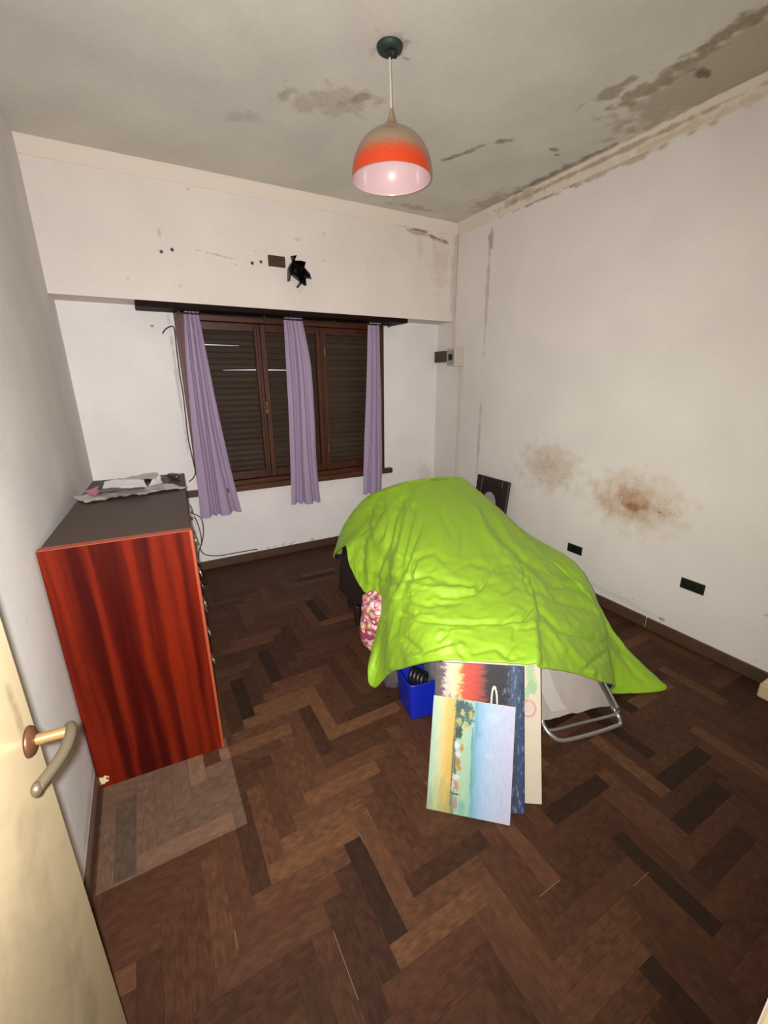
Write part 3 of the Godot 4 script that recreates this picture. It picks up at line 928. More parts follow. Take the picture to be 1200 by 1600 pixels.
# ---------------------------------------------------------------- lamp
func pendant_lamp() -> void:
	var top := px(609, 72, 1, H)
	var L := base("pendant_lamp", Vector3(top.x, 0, top.z))
	tag(L, "dome pendant lamp, tan fading to orange outside and white inside", "lamp")
	var rose := put(lathe([[0.0, H - 0.010], [0.022, H - 0.010], [0.026, H - 0.020], [0.036, H - 0.020], [0.047, H - 0.013], [0.051, H - 0.004], [0.051, H]], 24), "ceiling_rose", mat(col(30, 44, 38), 0.6), L)
	put(lump(Vector3(0.035, 0.03, 0.035), 1.0, 0.012, 3, 60.0, 14, 8), "connector", mat(col(24, 24, 22), 0.6), rose, Vector3(0.008, H - 0.022, 0.008))
	put(tube([Vector3(0, H - 0.03, 0), Vector3(0.003, 2.6, 0.0), Vector3(0.006, 2.5, 0)], 0.0042, 8), "cord", mat(col(196, 186, 172), 0.5), L)
	var ry := 2.268
	var R := 0.163
	put(lathe([[0.004, 2.508], [0.007, 2.500], [0.010, 2.485], [0.016, 2.468], [0.027, 2.452], [0.042, 2.440], [0.055, 2.432], [0.0, 2.43]], 28), "neck", mat(col(150, 130, 106), 0.45), L, Vector3(0.006, 0, 0))
	# coating: tan crown, speckled change to an orange band
	var img := Image.create(256, 128, false, Image.FORMAT_RGB8)
	var nz := noise(7, 1.0, 3)
	for y in 128:
		for x in 256:
			var v := y / 127.0
			var g := nz.get_noise_3d(cos(x / 256.0 * TAU) * 9.0, v * 22.0, sin(x / 256.0 * TAU) * 9.0)
			var k := clampf((v - 0.68) / 0.20 + g * 0.35, 0.0, 1.0)
			img.set_pixel(x, y, col(146, 124, 100).lerp(col(196, 58, 18), k))
	var pm := mat(Color.WHITE, 0.28, 0.0, ImageTexture.create_from_image(img))
	pm.clearcoat_enabled = true
	pm.clearcoat = 0.4
	var outer := []
	var inner := []
	for i in 25:
		var t := i / 24.0
		var an := t * PI * 0.5
		var r := R * pow(sin(an), 0.92)
		var y := ry + (2.442 - ry) * pow(cos(an), 0.95)
		if i == 0: r = 0.012
		outer.append([r, y])
		inner.append([maxf(r - 0.0035, 0.001), y - 0.0035 if i < 24 else ry + 0.0005])
	put(lathe(outer, 64), "shade", pm, L, Vector3(0.006, 0, 0))
	inner.reverse()
	inner.push_front([R, ry])
	var im := mat(col(206, 174, 176), 0.16)
	im.clearcoat_enabled = true
	im.clearcoat = 0.5
	var lining := put(lathe(inner, 64), "shade_lining", im, L, Vector3(0.006, 0, 0))
	put(lathe([[0.0, 2.36], [0.016, 2.36], [0.018, 2.368], [0.018, 2.43], [0.0, 2.43]], 20), "lamp_holder", mat(col(226, 214, 206), 0.4), lining)

# ---------------------------------------------------------------- door leaf standing open
func door_leaf() -> void:
	var free := Vector3(0.134, 0, 2.75)
	var hinge := Vector3(0.082, 0, 3.435)
	var along := (hinge - free).normalized()
	var n := Vector3.UP.cross(along)       # towards the room
	if n.x < 0: n = -n
	var wd := (hinge - free).length()
	var d := Node3D.new()
	d.name = "door_1"
	add_child(d)
	d.set_meta("kind", "structure")
	d.transform = Transform3D(Basis(along, Vector3.UP, along.cross(Vector3.UP)), free)
	# local x runs from the free edge to the hinges; find which local z faces the room
	var zf: float = signf((along.cross(Vector3.UP)).dot(n))
	var t := plaster(0.7, 2.03, 150.0, col(166, 150, 120), [
		{"at": Vector2(0.25, 1.35), "r": Vector2(0.2, 0.3), "c": col(136, 122, 98), "k": 0.45, "rag": 0.9},
		{"at": Vector2(0.12, 1.55), "r": Vector2(0.06, 0.12), "c": col(126, 112, 90), "k": 0.5, "rag": 1.0},
		{"at": Vector2(0.04, 1.02), "r": Vector2(0.012, 0.05), "c": col(112, 98, 78), "k": 0.6, "rag": 1.0}], 81, 0.03)
	put(cbox(Vector3(wd, 2.03, 0.036), 0.003), "leaf", mat(Color.WHITE, 0.38, 0.0, t), d, Vector3(wd * 0.5, 1.022, -zf * 0.018))
	var bronze := mat(col(112, 76, 54), 0.32, 0.75)
	var brass := mat(col(160, 128, 84), 0.3, 0.75)
	var steel := mat(col(104, 94, 76), 0.36, 0.7)
	var hp: Vector3 = d.transform.affine_inverse() * px(42, 1160, 0, 0.134 - 0.005)
	var hd := Node3D.new()
	hd.name = "handle"
	d.add_child(hd)
	hd.position = Vector3(hp.x, hp.y, 0)
	var out := Basis(Vector3.RIGHT, zf * PI / 2)
	put(lathe([[0.0, 0.010], [0.012, 0.010], [0.017, 0.008], [0.021, 0.006], [0.0235, 0.003], [0.024, 0.0], [0.0, 0.0]], 28), "rosette", bronze, hd, Vector3.ZERO, out)
	put(tube(smooth([Vector3(0, 0, 0), Vector3(0, 0, zf * 0.03), Vector3(0.001, 0.0, zf * 0.052)]), 0.0085, 14), "neck", brass, hd)
	var lv := smooth([Vector3(-0.008, 0.003, zf * 0.052), Vector3(0.01, 0.003, zf * 0.056), Vector3(0.038, -0.002, zf * 0.053), Vector3(0.068, -0.006, zf * 0.042), Vector3(0.092, -0.009, zf * 0.030)], 6)
	var rows := tube_rows(lv, 0.008, 12)
	put(grid_mesh(rows, true, false), "lever", steel, hd)
	put(lump(Vector3(0.02, 0.02, 0.014), 0.9, 0.0, 1, 5.0, 14, 8), "lever_tip", steel, hd, Vector3(0.093, -0.009, zf * 0.030))
	for y in [0.25, 1.0, 1.8]:
		put(lathe([[0.0, -0.04], [0.007, -0.04], [0.007, 0.04], [0.0, 0.04]], 12), "hinge", steel, d, Vector3(wd + 0.004, y, 0.0))

# ---------------------------------------------------------------- sideboard and papers
func sideboard() -> void:
	var ang := atan2(0.071, 1.085)
	# corner of the panel nearest the doorway, by the room side
	var corner := Vector3(0.452, 0, 1.932)
	var s := base("sideboard", corner, -ang)
	tag(s, "tall mahogany veneered sideboard with a dark top along the plain wall", "sideboard")
	var dep := 0.447
	var ln := 1.10
	var hgt := 0.972
	# local: x towards the room is 0 .. -dep to the wall, z 0 .. -ln away
	var img := Image.create(256, 512, false, Image.FORMAT_RGB8)
	var n1 := noise(5, 1.0, 3)
	var n2 := noise(6, 1.0, 4)
	for y in 512:
		for x in 256:
			var u := x / 256.0 + 0.022 * n1.get_noise_2d(x / 256.0 * 2.0, y / 512.0 * 1.6) - 0.03 * y / 512.0
			var band := 0.5 + 0.5 * sin(u * 27.0 + 3.4 * n1.get_noise_2d(u * 3.0 + 5.0, 0.3))
			band = clampf(band * 0.75 + 0.55 * n1.get_noise_2d(u * 7.0, y / 512.0 * 0.7) + 0.1, 0.0, 1.0)
			var c := col(54, 7, 4).lerp(col(100, 25, 8), smoothstep(0.0, 0.95, band))
			var g := 1.0 + 0.10 * n2.get_noise_2d(u * 60.0, y / 512.0 * 2.5)
			img.set_pixel(x, y, Color(c.r * g, c.g * g, c.b * g))
	# chipped veneer at the foot
	var nc := noise(8, 0.09, 3)
	for y in range(470, 512):
		for x in range(0, 30):
			if Vector2((x - 9) / 14.0, (y - 492) / 14.0).length() + 0.7 * nc.get_noise_2d(x, y) < 0.7: img.set_pixel(x, y, col(208, 186, 150))
	var veneer := mat(Color.WHITE, 0.42, 0.0, ImageTexture.create_from_image(img))
	veneer.metallic_specular = 0.25
	var side := mat(col(118, 44, 24), 0.4)
	var edge := mat(col(142, 62, 34), 0.5)
	put(cbox(Vector3(dep, hgt - 0.002, 0.016), 0.0008), "end_panel", veneer, s, Vector3(-dep * 0.5, hgt * 0.5 - 0.001, -0.010))
	put(cbox(Vector3(dep, 0.003, 0.034), 0.001), "edge_band", edge, s, Vector3(-dep * 0.5, hgt - 0.0005, -0.017))
	put(cbox(Vector3(0.011, hgt, 0.022), 0.002), "edge_band", edge, s, Vector3(-0.0025, hgt * 0.5, -0.010))
	put(cbox(Vector3(dep - 0.004, 0.022, ln - 0.022), 0.002), "top", mat(col(68, 50, 43), 0.55, 0.0, grain_image(256, 128, 19, 0.18)), s, Vector3(-dep * 0.5, hgt - 0.013, -0.021 - (ln - 0.022) * 0.5))
	put(cbox(Vector3(dep - 0.02, hgt - 0.09, ln - 0.03), 0.002), "carcass", side, s, Vector3(-dep * 0.5 - 0.008, 0.06 + (hgt - 0.09) * 0.5, -0.02 - (ln - 0.03) * 0.5))
	put(cbox(Vector3(dep - 0.06, 0.06, ln - 0.06), 0.002), "plinth", mat(col(50, 26, 20), 0.6), s, Vector3(-dep * 0.5 - 0.01, 0.03, -0.03 - (ln - 0.06) * 0.5))
	var steel := mat(col(176, 168, 156), 0.3, 0.8)
	for r in 5:
		var y := 0.13 + r * 0.163
		for c in 2:
			var zc := -0.028 - (ln - 0.03) * (0.25 + 0.5 * c)
			var dr := put(cbox(Vector3(0.016, 0.157, (ln - 0.03) * 0.5 - 0.006), 0.002), "drawer", side, s, Vector3(-0.010, y, zc))
			# hanging ring pull
			var pz := -0.475 - zc if c == 0 else -0.2
			pz = clampf(pz, -0.2, 0.2)
			put(lathe([[0.0, 0.006], [0.008, 0.005], [0.012, 0.0], [0.0, 0.0]], 14), "pull_rose", steel, dr, Vector3(0.008, 0.012, pz), Basis(Vector3.BACK, -PI / 2))
			var ring := []
			for k in 24:
				var a := TAU * k / 24
				ring.append(Vector3(0.014 + 0.010 * (0.5 - 0.5 * cos(a)), 0.012 - 0.024 + 0.024 * cos(a), pz + 0.022 * sin(a)))
			put(tube(ring, 0.0026, 6, true), "pull", steel, dr)
	# things lying on it
	var ty := hgt + 0.001
	var crumple := func(quad: Array, nu: int, nv: int, amp: float, seed_: int, lift: float) -> ArrayMesh:
		var nz := noise(seed_, 14.0, 3)
		var rows := []
		for j in nv + 1:
			var ring := PackedVector3Array()
			for i in nu + 1:
				var u := float(i) / nu
				var v := float(j) / nv
				var p: Vector3 = (quad[0] as Vector3).lerp(quad[1], u).lerp((quad[3] as Vector3).lerp(quad[2], u), v)
				p.y += lift + amp * (0.5 + nz.get_noise_2d(p.x, p.z)) * (0.4 + 1.2 * absf(v - 0.5))
				ring.append(p)
			rows.append(ring)
		return sheet(rows, 0.0006)
	var q := func(arr: Array, y: float) -> Array:
		var out := []
		for p in arr: out.append(px(p[0], p[1], 1, y))
		return out
	var film := mat(col(176, 166, 162), 0.4)
	var f1 := put(crumple.call(q.call([[112, 778], [262, 757], [294, 763], [133, 787]], ty), 40, 10, 0.012, 41, 0.001), "plastic_film", film)
	tag(f1, "crumpled strip of grey plastic film across the sideboard's dark top", "plastic film")
	var f2 := put(crumple.call(q.call([[168, 752], [243, 740], [254, 748], [172, 760]], ty), 24, 8, 0.010, 43, 0.003), "plastic_film", film)
	tag(f2, "folded grey plastic film behind the white envelope on the sideboard", "plastic film")
	var bk := q.call([[160, 766], [224, 759], [226, 766], [163, 774]], ty)
	var bc: Vector3 = (bk[0] + bk[2]) * 0.5
	var book := base("notebook", Vector3(bc.x, ty + 0.012, bc.z), -0.05)
	tag(book, "black covered notebook beneath the white envelope", "notebook")
	put(cbox(Vector3(0.19, 0.004, 0.13), 0.001), "cover", mat(col(22, 18, 20), 0.5), book, Vector3(0, 0.018, 0))
	put(cbox(Vector3(0.185, 0.014, 0.125), 0.001), "pages", mat(col(70, 60, 60), 0.8), book, Vector3(0, 0.009, 0))
	put(cbox(Vector3(0.19, 0.003, 0.13), 0.001), "back_cover", mat(col(22, 18, 20), 0.5), book, Vector3(0, 0.0005, 0))
	var paper := mat(col(236, 234, 236), 0.7)
	var e1 := put(crumple.call(q.call([[164, 751], [224, 750], [230, 762], [160, 764]], ty + 0.035), 14, 6, 0.006, 47, 0.0), "envelope", paper)
	tag(e1, "white folded envelope lying on the black notebook", "envelope")
	var e2 := put(crumple.call(q.call([[238, 752], [249, 744], [255, 757], [232, 760]], ty + 0.016), 8, 6, 0.010, 49, 0.0), "paper_sheet", paper)
	tag(e2, "small white paper sheet with a raised corner beside the envelope", "paper")
	var e3 := put(crumple.call(q.call([[131, 769], [158, 758], [160, 765], [150, 775]], ty + 0.014), 8, 6, 0.006, 51, 0.0), "paper_slip", mat(col(206, 120, 160), 0.7))
	tag(e3, "pink paper slip on the plastic film by the wall", "paper")
	var kn := base("glasses_case", px(272, 748, 1, ty), 0.5)
	tag(kn, "small dark brown case with a shiny clasp near the sideboard's far corner", "case")
	put(lump(Vector3(0.04, 0.03, 0.09), 0.7, 0.002, 2, 20.0, 20, 12), "body", mat(col(58, 44, 42), 0.35), kn, Vector3(0, 0.015, 0))
	put(cbox(Vector3(0.012, 0.01, 0.02), 0.002), "clasp", mat(col(150, 140, 138), 0.3, 0.6), kn, Vector3(0.018, 0.022, 0.02))

# ---------------------------------------------------------------- what stands and lies round the blanket
func pile() -> void:
	# dark armchair under the blanket: flared side, short legs
	var ac := base("armchair", Vector3(1.83, 0, 1.17))
	tag(ac, "dark brown armchair hidden under the green comforter, one flared side showing", "armchair")
	var dk := mat(col(34, 17, 16), 0.65)
	var wing := func(sx: float) -> ArrayMesh:
		var rows := []
		for r in [[0.12, 0.475], [0.13, 0.485], [0.3, 0.47], [0.46, 0.44], [0.475, 0.425], [0.475, 0.35], [0.13, 0.37], [0.12, 0.475]]:
			var ring := PackedVector3Array()
			for z in [-0.075, -0.065, 0.05, 0.20, 0.21]:
				ring.append(Vector3(sx * r[1], r[0], z))
			rows.append(ring)
		return grid_mesh(rows, false, sx < 0)
	put(wing.call(-1.0), "arm", dk, ac)
	put(wing.call(1.0), "arm", dk, ac)
	put(cbox(Vector3(0.72, 0.16, 0.27), 0.03), "seat", dk, ac, Vector3(0, 0.30, 0.065))
	put(cbox(Vector3(0.50, 0.60, 0.08), 0.03), "backrest", dk, ac, Vector3(0.05, 0.42, -0.02))
	for p in [[-0.475, 0.19], [0.44, 0.19], [-0.42, -0.03], [0.42, -0.03]]:
		put(lathe([[0.0, 0.0], [0.016, 0.0], [0.026, 0.13], [0.0, 0.13]], 14), "leg", mat(col(28, 15, 13), 0.5), ac, Vector3(p[0], 0, p[1]))
	# floral cushion
	var img := Image.create(256, 256, false, Image.FORMAT_RGB8)
	img.fill(col(150, 40, 92))
	var blobs := [col(226, 130, 160), col(245, 226, 214), col(232, 150, 40), col(96, 40, 74), col(214, 70, 110), col(120, 160, 180)]
	var r2 := RandomNumberGenerator.new()
	r2.seed = 99
	for i in 46:
		var cx := r2.randi() % 256
		var cy := r2.randi() % 256
		var R := 12 + r2.randi() % 16
		var ca: Color = blobs[r2.randi() % 6]
		var cb: Color = blobs[r2.randi() % 6]
		for y in range(-R, R + 1):
			for x in range(-R, R + 1):
				var d := Vector2(x, y).length()
				if d > R: continue
				var c: Color = ca if d > R * 0.72 else (cb if d > R * 0.45 else blobs[1])
				img.set_pixel((cx + x + 256) % 256, (cy + y + 256) % 256, c)
	var fm := mat(Color.WHITE, 0.85, 0.0, ImageTexture.create_from_image(img))
	fm.uv1_triplanar = true
	fm.uv1_scale = Vector3(4.2, 4.2, 4.2)
	var cu := base("floral_cushion", Vector3(1.392, 0.0, 1.64), 0.25)
	tag(cu, "pink cushion printed with flowers and circles under the comforter's edge", "cushion")
	put(lump(Vector3(0.26, 0.34, 0.22), 0.55, 0.035, 12, 9.0), "cover", fm, cu, Vector3(0, 0.17, 0))
	put(tube(smooth([Vector3(-0.11, 0.06, 0.1), Vector3(-0.135, 0.17, 0.105), Vector3(-0.11, 0.29, 0.09)]), 0.005, 6), "piping", mat(col(226, 130, 150), 0.8), cu)
	# grey bag and blue bin
	var gb := base("grey_bag", Vector3(1.265, 0, 1.925), 0.3)
	tag(gb, "slumped dark grey cloth bag on the floor behind the blue bin", "bag")
	put(lump(Vector3(0.15, 0.17, 0.18), 0.75, 0.03, 14, 10.0), "body", mat(col(70, 66, 64), 0.85), gb, Vector3(0.01, 0.085, 0.0))
	put(tube(smooth([Vector3(0.0, 0.13, 0.03), Vector3(-0.01, 0.15, 0.05), Vector3(-0.02, 0.10, 0.06)]), 0.006, 6), "handle", mat(col(60, 58, 58), 0.8), gb)
	var f0 := px(643, 1126, 1, 0.0)
	var f1 := px(678, 1116, 1, 0.0)
	var ax := (f1 - f0).normalized()
	var az := ax.cross(Vector3.UP)
	if az.z < 0: az = -az
	var bw := 0.24
	var bd := 0.17
	var bin := Node3D.new()
	bin.name = numbered("blue_bin")
	add_child(bin)
	bin.transform = Transform3D(Basis(ax, Vector3.UP, ax.cross(Vector3.UP)), f0 + ax * bw * 0.5 - az * bd * 0.5)
	tag(bin, "open bright blue plastic bin under the comforter beside the paintings", "bin")
	var bm := mat(col(14, 32, 150), 0.4)
	var hb := 0.195
	var rows := []
	for lv in [[0.0, 0.0, 0.0], [1.0, 0.0, 0.0], [1.0, 0.004, 0.0], [1.12, hb, 0.0], [1.12, hb, -0.006], [1.0, 0.006, -0.006], [0.0, 0.006, 0.0]]:
		var ring := PackedVector3Array()
		for k in 48:
			var a := TAU * (k + 0.5) / 48
			var e := Vector2(signf(cos(a)) * pow(absf(cos(a)), 0.22), signf(sin(a)) * pow(absf(sin(a)), 0.22))
			ring.append(Vector3(e.x * (bw * 0.5 * lv[0] + lv[2]), lv[1], e.y * (bd * 0.5 * lv[0] + lv[2])))
		rows.append(ring)
	put(grid_mesh(rows, true, true), "tub", bm, bin)
	var rim := []
	for k in 48:
		var a := TAU * (k + 0.5) / 48
		rim.append(Vector3(signf(cos(a)) * pow(absf(cos(a)), 0.22) * bw * 0.565, hb - 0.004, signf(sin(a)) * pow(absf(sin(a)), 0.22) * bd * 0.565))
	put(tube(rim, 0.005, 6, true), "rim", mat(col(16, 30, 140), 0.4), bin)
	var hs := base("black_hose_coil", bin.transform * Vector3(-0.06, 0.08, 0.01), 0.4)
	tag(hs, "coiled black hose poking out of the blue bin", "hose")
	var coil := []
	for k in 100:
		var a := TAU * k / 28.0
		coil.append(Vector3(0.03 * cos(a), 0.085 + 0.03 * sin(a), -0.03 + 0.0007 * k))
	put(tube(coil, 0.011, 8), "coil", mat(col(16, 15, 17), 0.45), hs)
	put(lump(Vector3(0.08, 0.14, 0.09), 0.8, 0.01, 17, 20.0, 20, 12), "bundle", mat(col(22, 21, 23), 0.6), hs, Vector3(0.01, 0.03, -0.005))
	var gc := base("grey_cloth", bin.transform * Vector3(0.055, 0.06, -0.01), 0.0)
	tag(gc, "bunched grey cloth stuffed in the blue bin beside the black hose", "cloth")
	put(lump(Vector3(0.11, 0.19, 0.13), 0.8, 0.02, 18, 12.0), "folds", mat(col(84, 84, 86), 0.85), gc, Vector3(0, 0.075, 0))
	put(lump(Vector3(0.06, 0.05, 0.06), 0.8, 0.01, 19, 20.0, 20, 12), "dark_end", mat(col(30, 32, 36), 0.8), gc, Vector3(0.02, 0.165, 0.0))
	# blue sack under the comforter on the other side
	var sk := base("blue_sack", px(944, 1082, 1, 0.0) + Vector3(-0.02, 0, -0.04), 0.5)
	tag(sk, "dark blue sack peeping out under the comforter above the beach chair", "sack")
	put(lump(Vector3(0.15, 0.09, 0.10), 0.8, 0.015, 23, 12.0, 30, 18), "body", mat(col(14, 34, 112), 0.6), sk, Vector3(0, 0.045, 0))
	put(tube(smooth([Vector3(-0.06, 0.06, 0.0), Vector3(-0.08, 0.07, 0.01), Vector3(-0.10, 0.05, 0.01)]), 0.008, 6), "tied_end", mat(col(12, 28, 96), 0.6), sk)
	# dark picture frame leaning on the wall
	var t1 := px(749, 741, 0, W - 0.03)
	var t2 := px(799, 752, 0, W - 0.03)
	var fr := base("picture_frame", Vector3(W - 0.032, 0, (t1.z + t2.z) * 0.5))
	tag(fr, "dark brown framed picture with a pale oval mount leaning against the wall", "picture frame")
	var wdt := t2.z - t1.z
	var hh := (t1.y + t2.y) * 0.5
	var tilt := Basis(Vector3.BACK, atan2(-0.0, 1.0) - 0.09) * Basis(Vector3.UP, 0.0)
	var lean := Node3D.new()
	lean.name = "panel"
	fr.add_child(lean)
	lean.transform = Transform3D(Basis(Vector3.BACK, -0.10), Vector3(-0.075, 0, 0))
	var fk := mat(col(38, 18, 17), 0.5)
	for e in [-1, 1]:
		put(cbox(Vector3(0.026, hh, 0.07), 0.005), "side_rail", fk, lean, Vector3(0, hh * 0.5, e * (wdt * 0.5 - 0.035)))
		put(cbox(Vector3(0.026, 0.07, wdt - 0.14), 0.005), "cross_rail", fk, lean, Vector3(0, hh * 0.5 + e * (hh * 0.5 - 0.035), 0))
	put(cbox(Vector3(0.012, hh - 0.14, wdt - 0.14), 0.001), "mount", mat(col(30, 14, 14), 0.6), lean, Vector3(0.0, hh * 0.5, 0))
	var oc: Vector3 = lean.global_transform.affine_inverse() * px(766, 782, 0, W - 0.05)
	var oval := []
	for rr in [0.0, 0.92, 1.0, 1.0]:
		var ring := PackedVector3Array()
		for k in 40:
			var a := TAU * k / 40
			ring.append(Vector3(-0.0085 if rr < 0.95 else (-0.0075 if oval.size() == 2 else -0.005), oc.y - 0.04 + 0.115 * rr * cos(a), oc.z + 0.082 * rr * sin(a)))
		oval.append(ring)
	put(grid_mesh(oval, true, false), "oval_picture", mat(col(150, 144, 146), 0.5), lean)

# ---------------------------------------------------------------- green comforter
func blanket() -> void:
	# each column runs from the crest to the hem; [u, v, height] read off the photograph, or [x, y, z, 0] in metres where hidden
	var cols := [
		[[1.74, 0.80, 1.12, 0], [1.60, 0.70, 1.00, 0], [1.47, 0.52, 0.95, 0], [1.42, 0.36, 0.93, 0], [1.40, 0.28, 0.93, 0]],
		[[612, 763, 0.80], [583, 795, 0.69], [563, 825, 0.585], [549, 841, 0.535], [539, 851, 0.50]],
		[[622, 759, 0.81], [592, 812, 0.68], [569, 848, 0.55], [555, 869, 0.47], [547, 885, 0.41]],
		[[634, 757, 0.815], [606, 828, 0.665], [588, 872, 0.52], [577, 902, 0.40], [567, 922, 0.32]],
		[[644, 756, 0.815], [620, 838, 0.66], [604, 885, 0.51], [597, 920, 0.39], [593, 947, 0.29]],
		[[653, 755, 0.82], [630, 848, 0.66], [612, 900, 0.53], [594, 985, 0.27], [575, 1045, 0.10]],
		[[660, 755, 0.82], [638, 853, 0.66], [620, 912, 0.54], [602, 1000, 0.27], [584, 1074, 0.022]],
		[[667, 754, 0.82], [647, 857, 0.66], [634, 920, 0.55], [618, 995, 0.36], [606, 1053, 0.16]],
		[[676, 753, 0.82], [660, 861, 0.66], [650, 928, 0.56], [643, 988, 0.47], [640, 1040, 0.36]],
		[[690, 752, 0.82], [690, 864, 0.66], [690, 935, 0.57], [690, 988, 0.525], [690, 1030, 0.475]],
		[[707, 752, 0.815], [730, 864, 0.64], [750, 937, 0.565], [759, 988, 0.52], [762, 1032, 0.48]],
		[[721, 752, 0.80], [768, 864, 0.62], [808, 938, 0.55], [823, 988, 0.515], [829, 1037, 0.475]],
		[[730, 754, 0.79], [788, 860, 0.60], [834, 930, 0.52], [845, 985, 0.49], [850, 1042, 0.45]],
		[[737, 758, 0.77], [806, 857, 0.57], [865, 930, 0.475], [888, 990, 0.425], [896, 1050, 0.35]],
		[[742, 762, 0.75], [824, 856, 0.55], [895, 935, 0.43], [924, 1000, 0.34], [936, 1063, 0.25]],
		[[745, 765, 0.73], [842, 858, 0.525], [915, 938, 0.40], [945, 1005, 0.27], [961, 1070, 0.15]],
		[[746.5, 766.5, 0.715], [838, 856, 0.525], [922, 934, 0.392], [952, 1008, 0.22], [957, 1083, 0.022]],
		[[748, 768, 0.70], [832, 848, 0.53], [915, 918, 0.42], [958, 1002, 0.18], [1041, 1076, 0.014]],
		[[752, 772, 0.67], [820, 831, 0.515], [899, 881, 0.445], [947, 968, 0.24], [1000, 1043, 0.014]],
		[[2.28, 0.70, 1.14, 0], [2.42, 0.50, 1.55, 0], [2.50, 0.34, 1.88, 0], [2.54, 0.18, 2.02, 0], [2.56, 0.06, 2.06, 0]],
		[[2.12, 0.78, 1.10, 0], [2.26, 0.63, 0.98, 0], [2.36, 0.44, 0.92, 0], [2.41, 0.26, 0.89, 0], [2.43, 0.16, 0.88, 0]],
		[[1.92, 0.80, 1.08, 0], [1.92, 0.68, 0.94, 0], [1.90, 0.50, 0.89, 0], [1.89, 0.34, 0.87, 0], [1.89, 0.25, 0.87, 0]]]
	var net := []
	var mid := Vector3.ZERO
	for c in cols:
		var line := []
		for p in c:
			line.append(Vector3(p[0], p[1], p[2]) if p.size() == 4 else px(p[0], p[1], 1, p[2]))
		mid += line[0]
		net.append(line)
	mid /= cols.size()
	mid.y = 0.825
	for line in net:
		line.push_front((line[0] as Vector3).lerp(mid, 0.55) + Vector3(0, 0.008, 0))
		line.push_front(mid)
	var nc: int = net.size()
	var nrow: int = net[0].size()
	var pc := 18
	var pr := 24
	# along the columns first
	var fine := []
	for c in nc:
		fine.append(smooth(net[c], pr))
	var rows := []
	for r in fine[0].size():
		var ring := PackedVector3Array()
		for c in nc:
			for k in pc:
				var p0: Vector3 = fine[(c - 1 + nc) % nc][r]
				var p1: Vector3 = fine[c][r]
				var p2: Vector3 = fine[(c + 1) % nc][r]
				var p3: Vector3 = fine[(c + 2) % nc][r]
				ring.append(p1.cubic_interpolate(p2, p0, p3, float(k) / pc))
		rows.append(ring)
	var R := rows.size()
	var C: int = rows[0].size()
	# normals of the smooth form
	var nor := []
	for r in R:
		var line := PackedVector3Array()
		for c in C:
			var a: Vector3 = rows[mini(r + 1, R - 1)][c] - rows[maxi(r - 1, 0)][c]
			var b: Vector3 = rows[r][(c + 1) % C] - rows[r][(c - 1 + C) % C]
			var n := a.cross(b)
			n = n.normalized() if n.length() > 1e-9 else Vector3.UP
			if r <= pr * 2: n = n.lerp(Vector3.UP, 1.0 - clampf((r - 6.0) / (pr * 2.0 - 6.0), 0.0, 1.0)).normalized() if r > 3 else Vector3.UP
			if n.dot(rows[r][c] - Vector3(1.85, -0.6, 1.7)) < 0.0: n = -n
			line.append(n)
		nor.append(line)
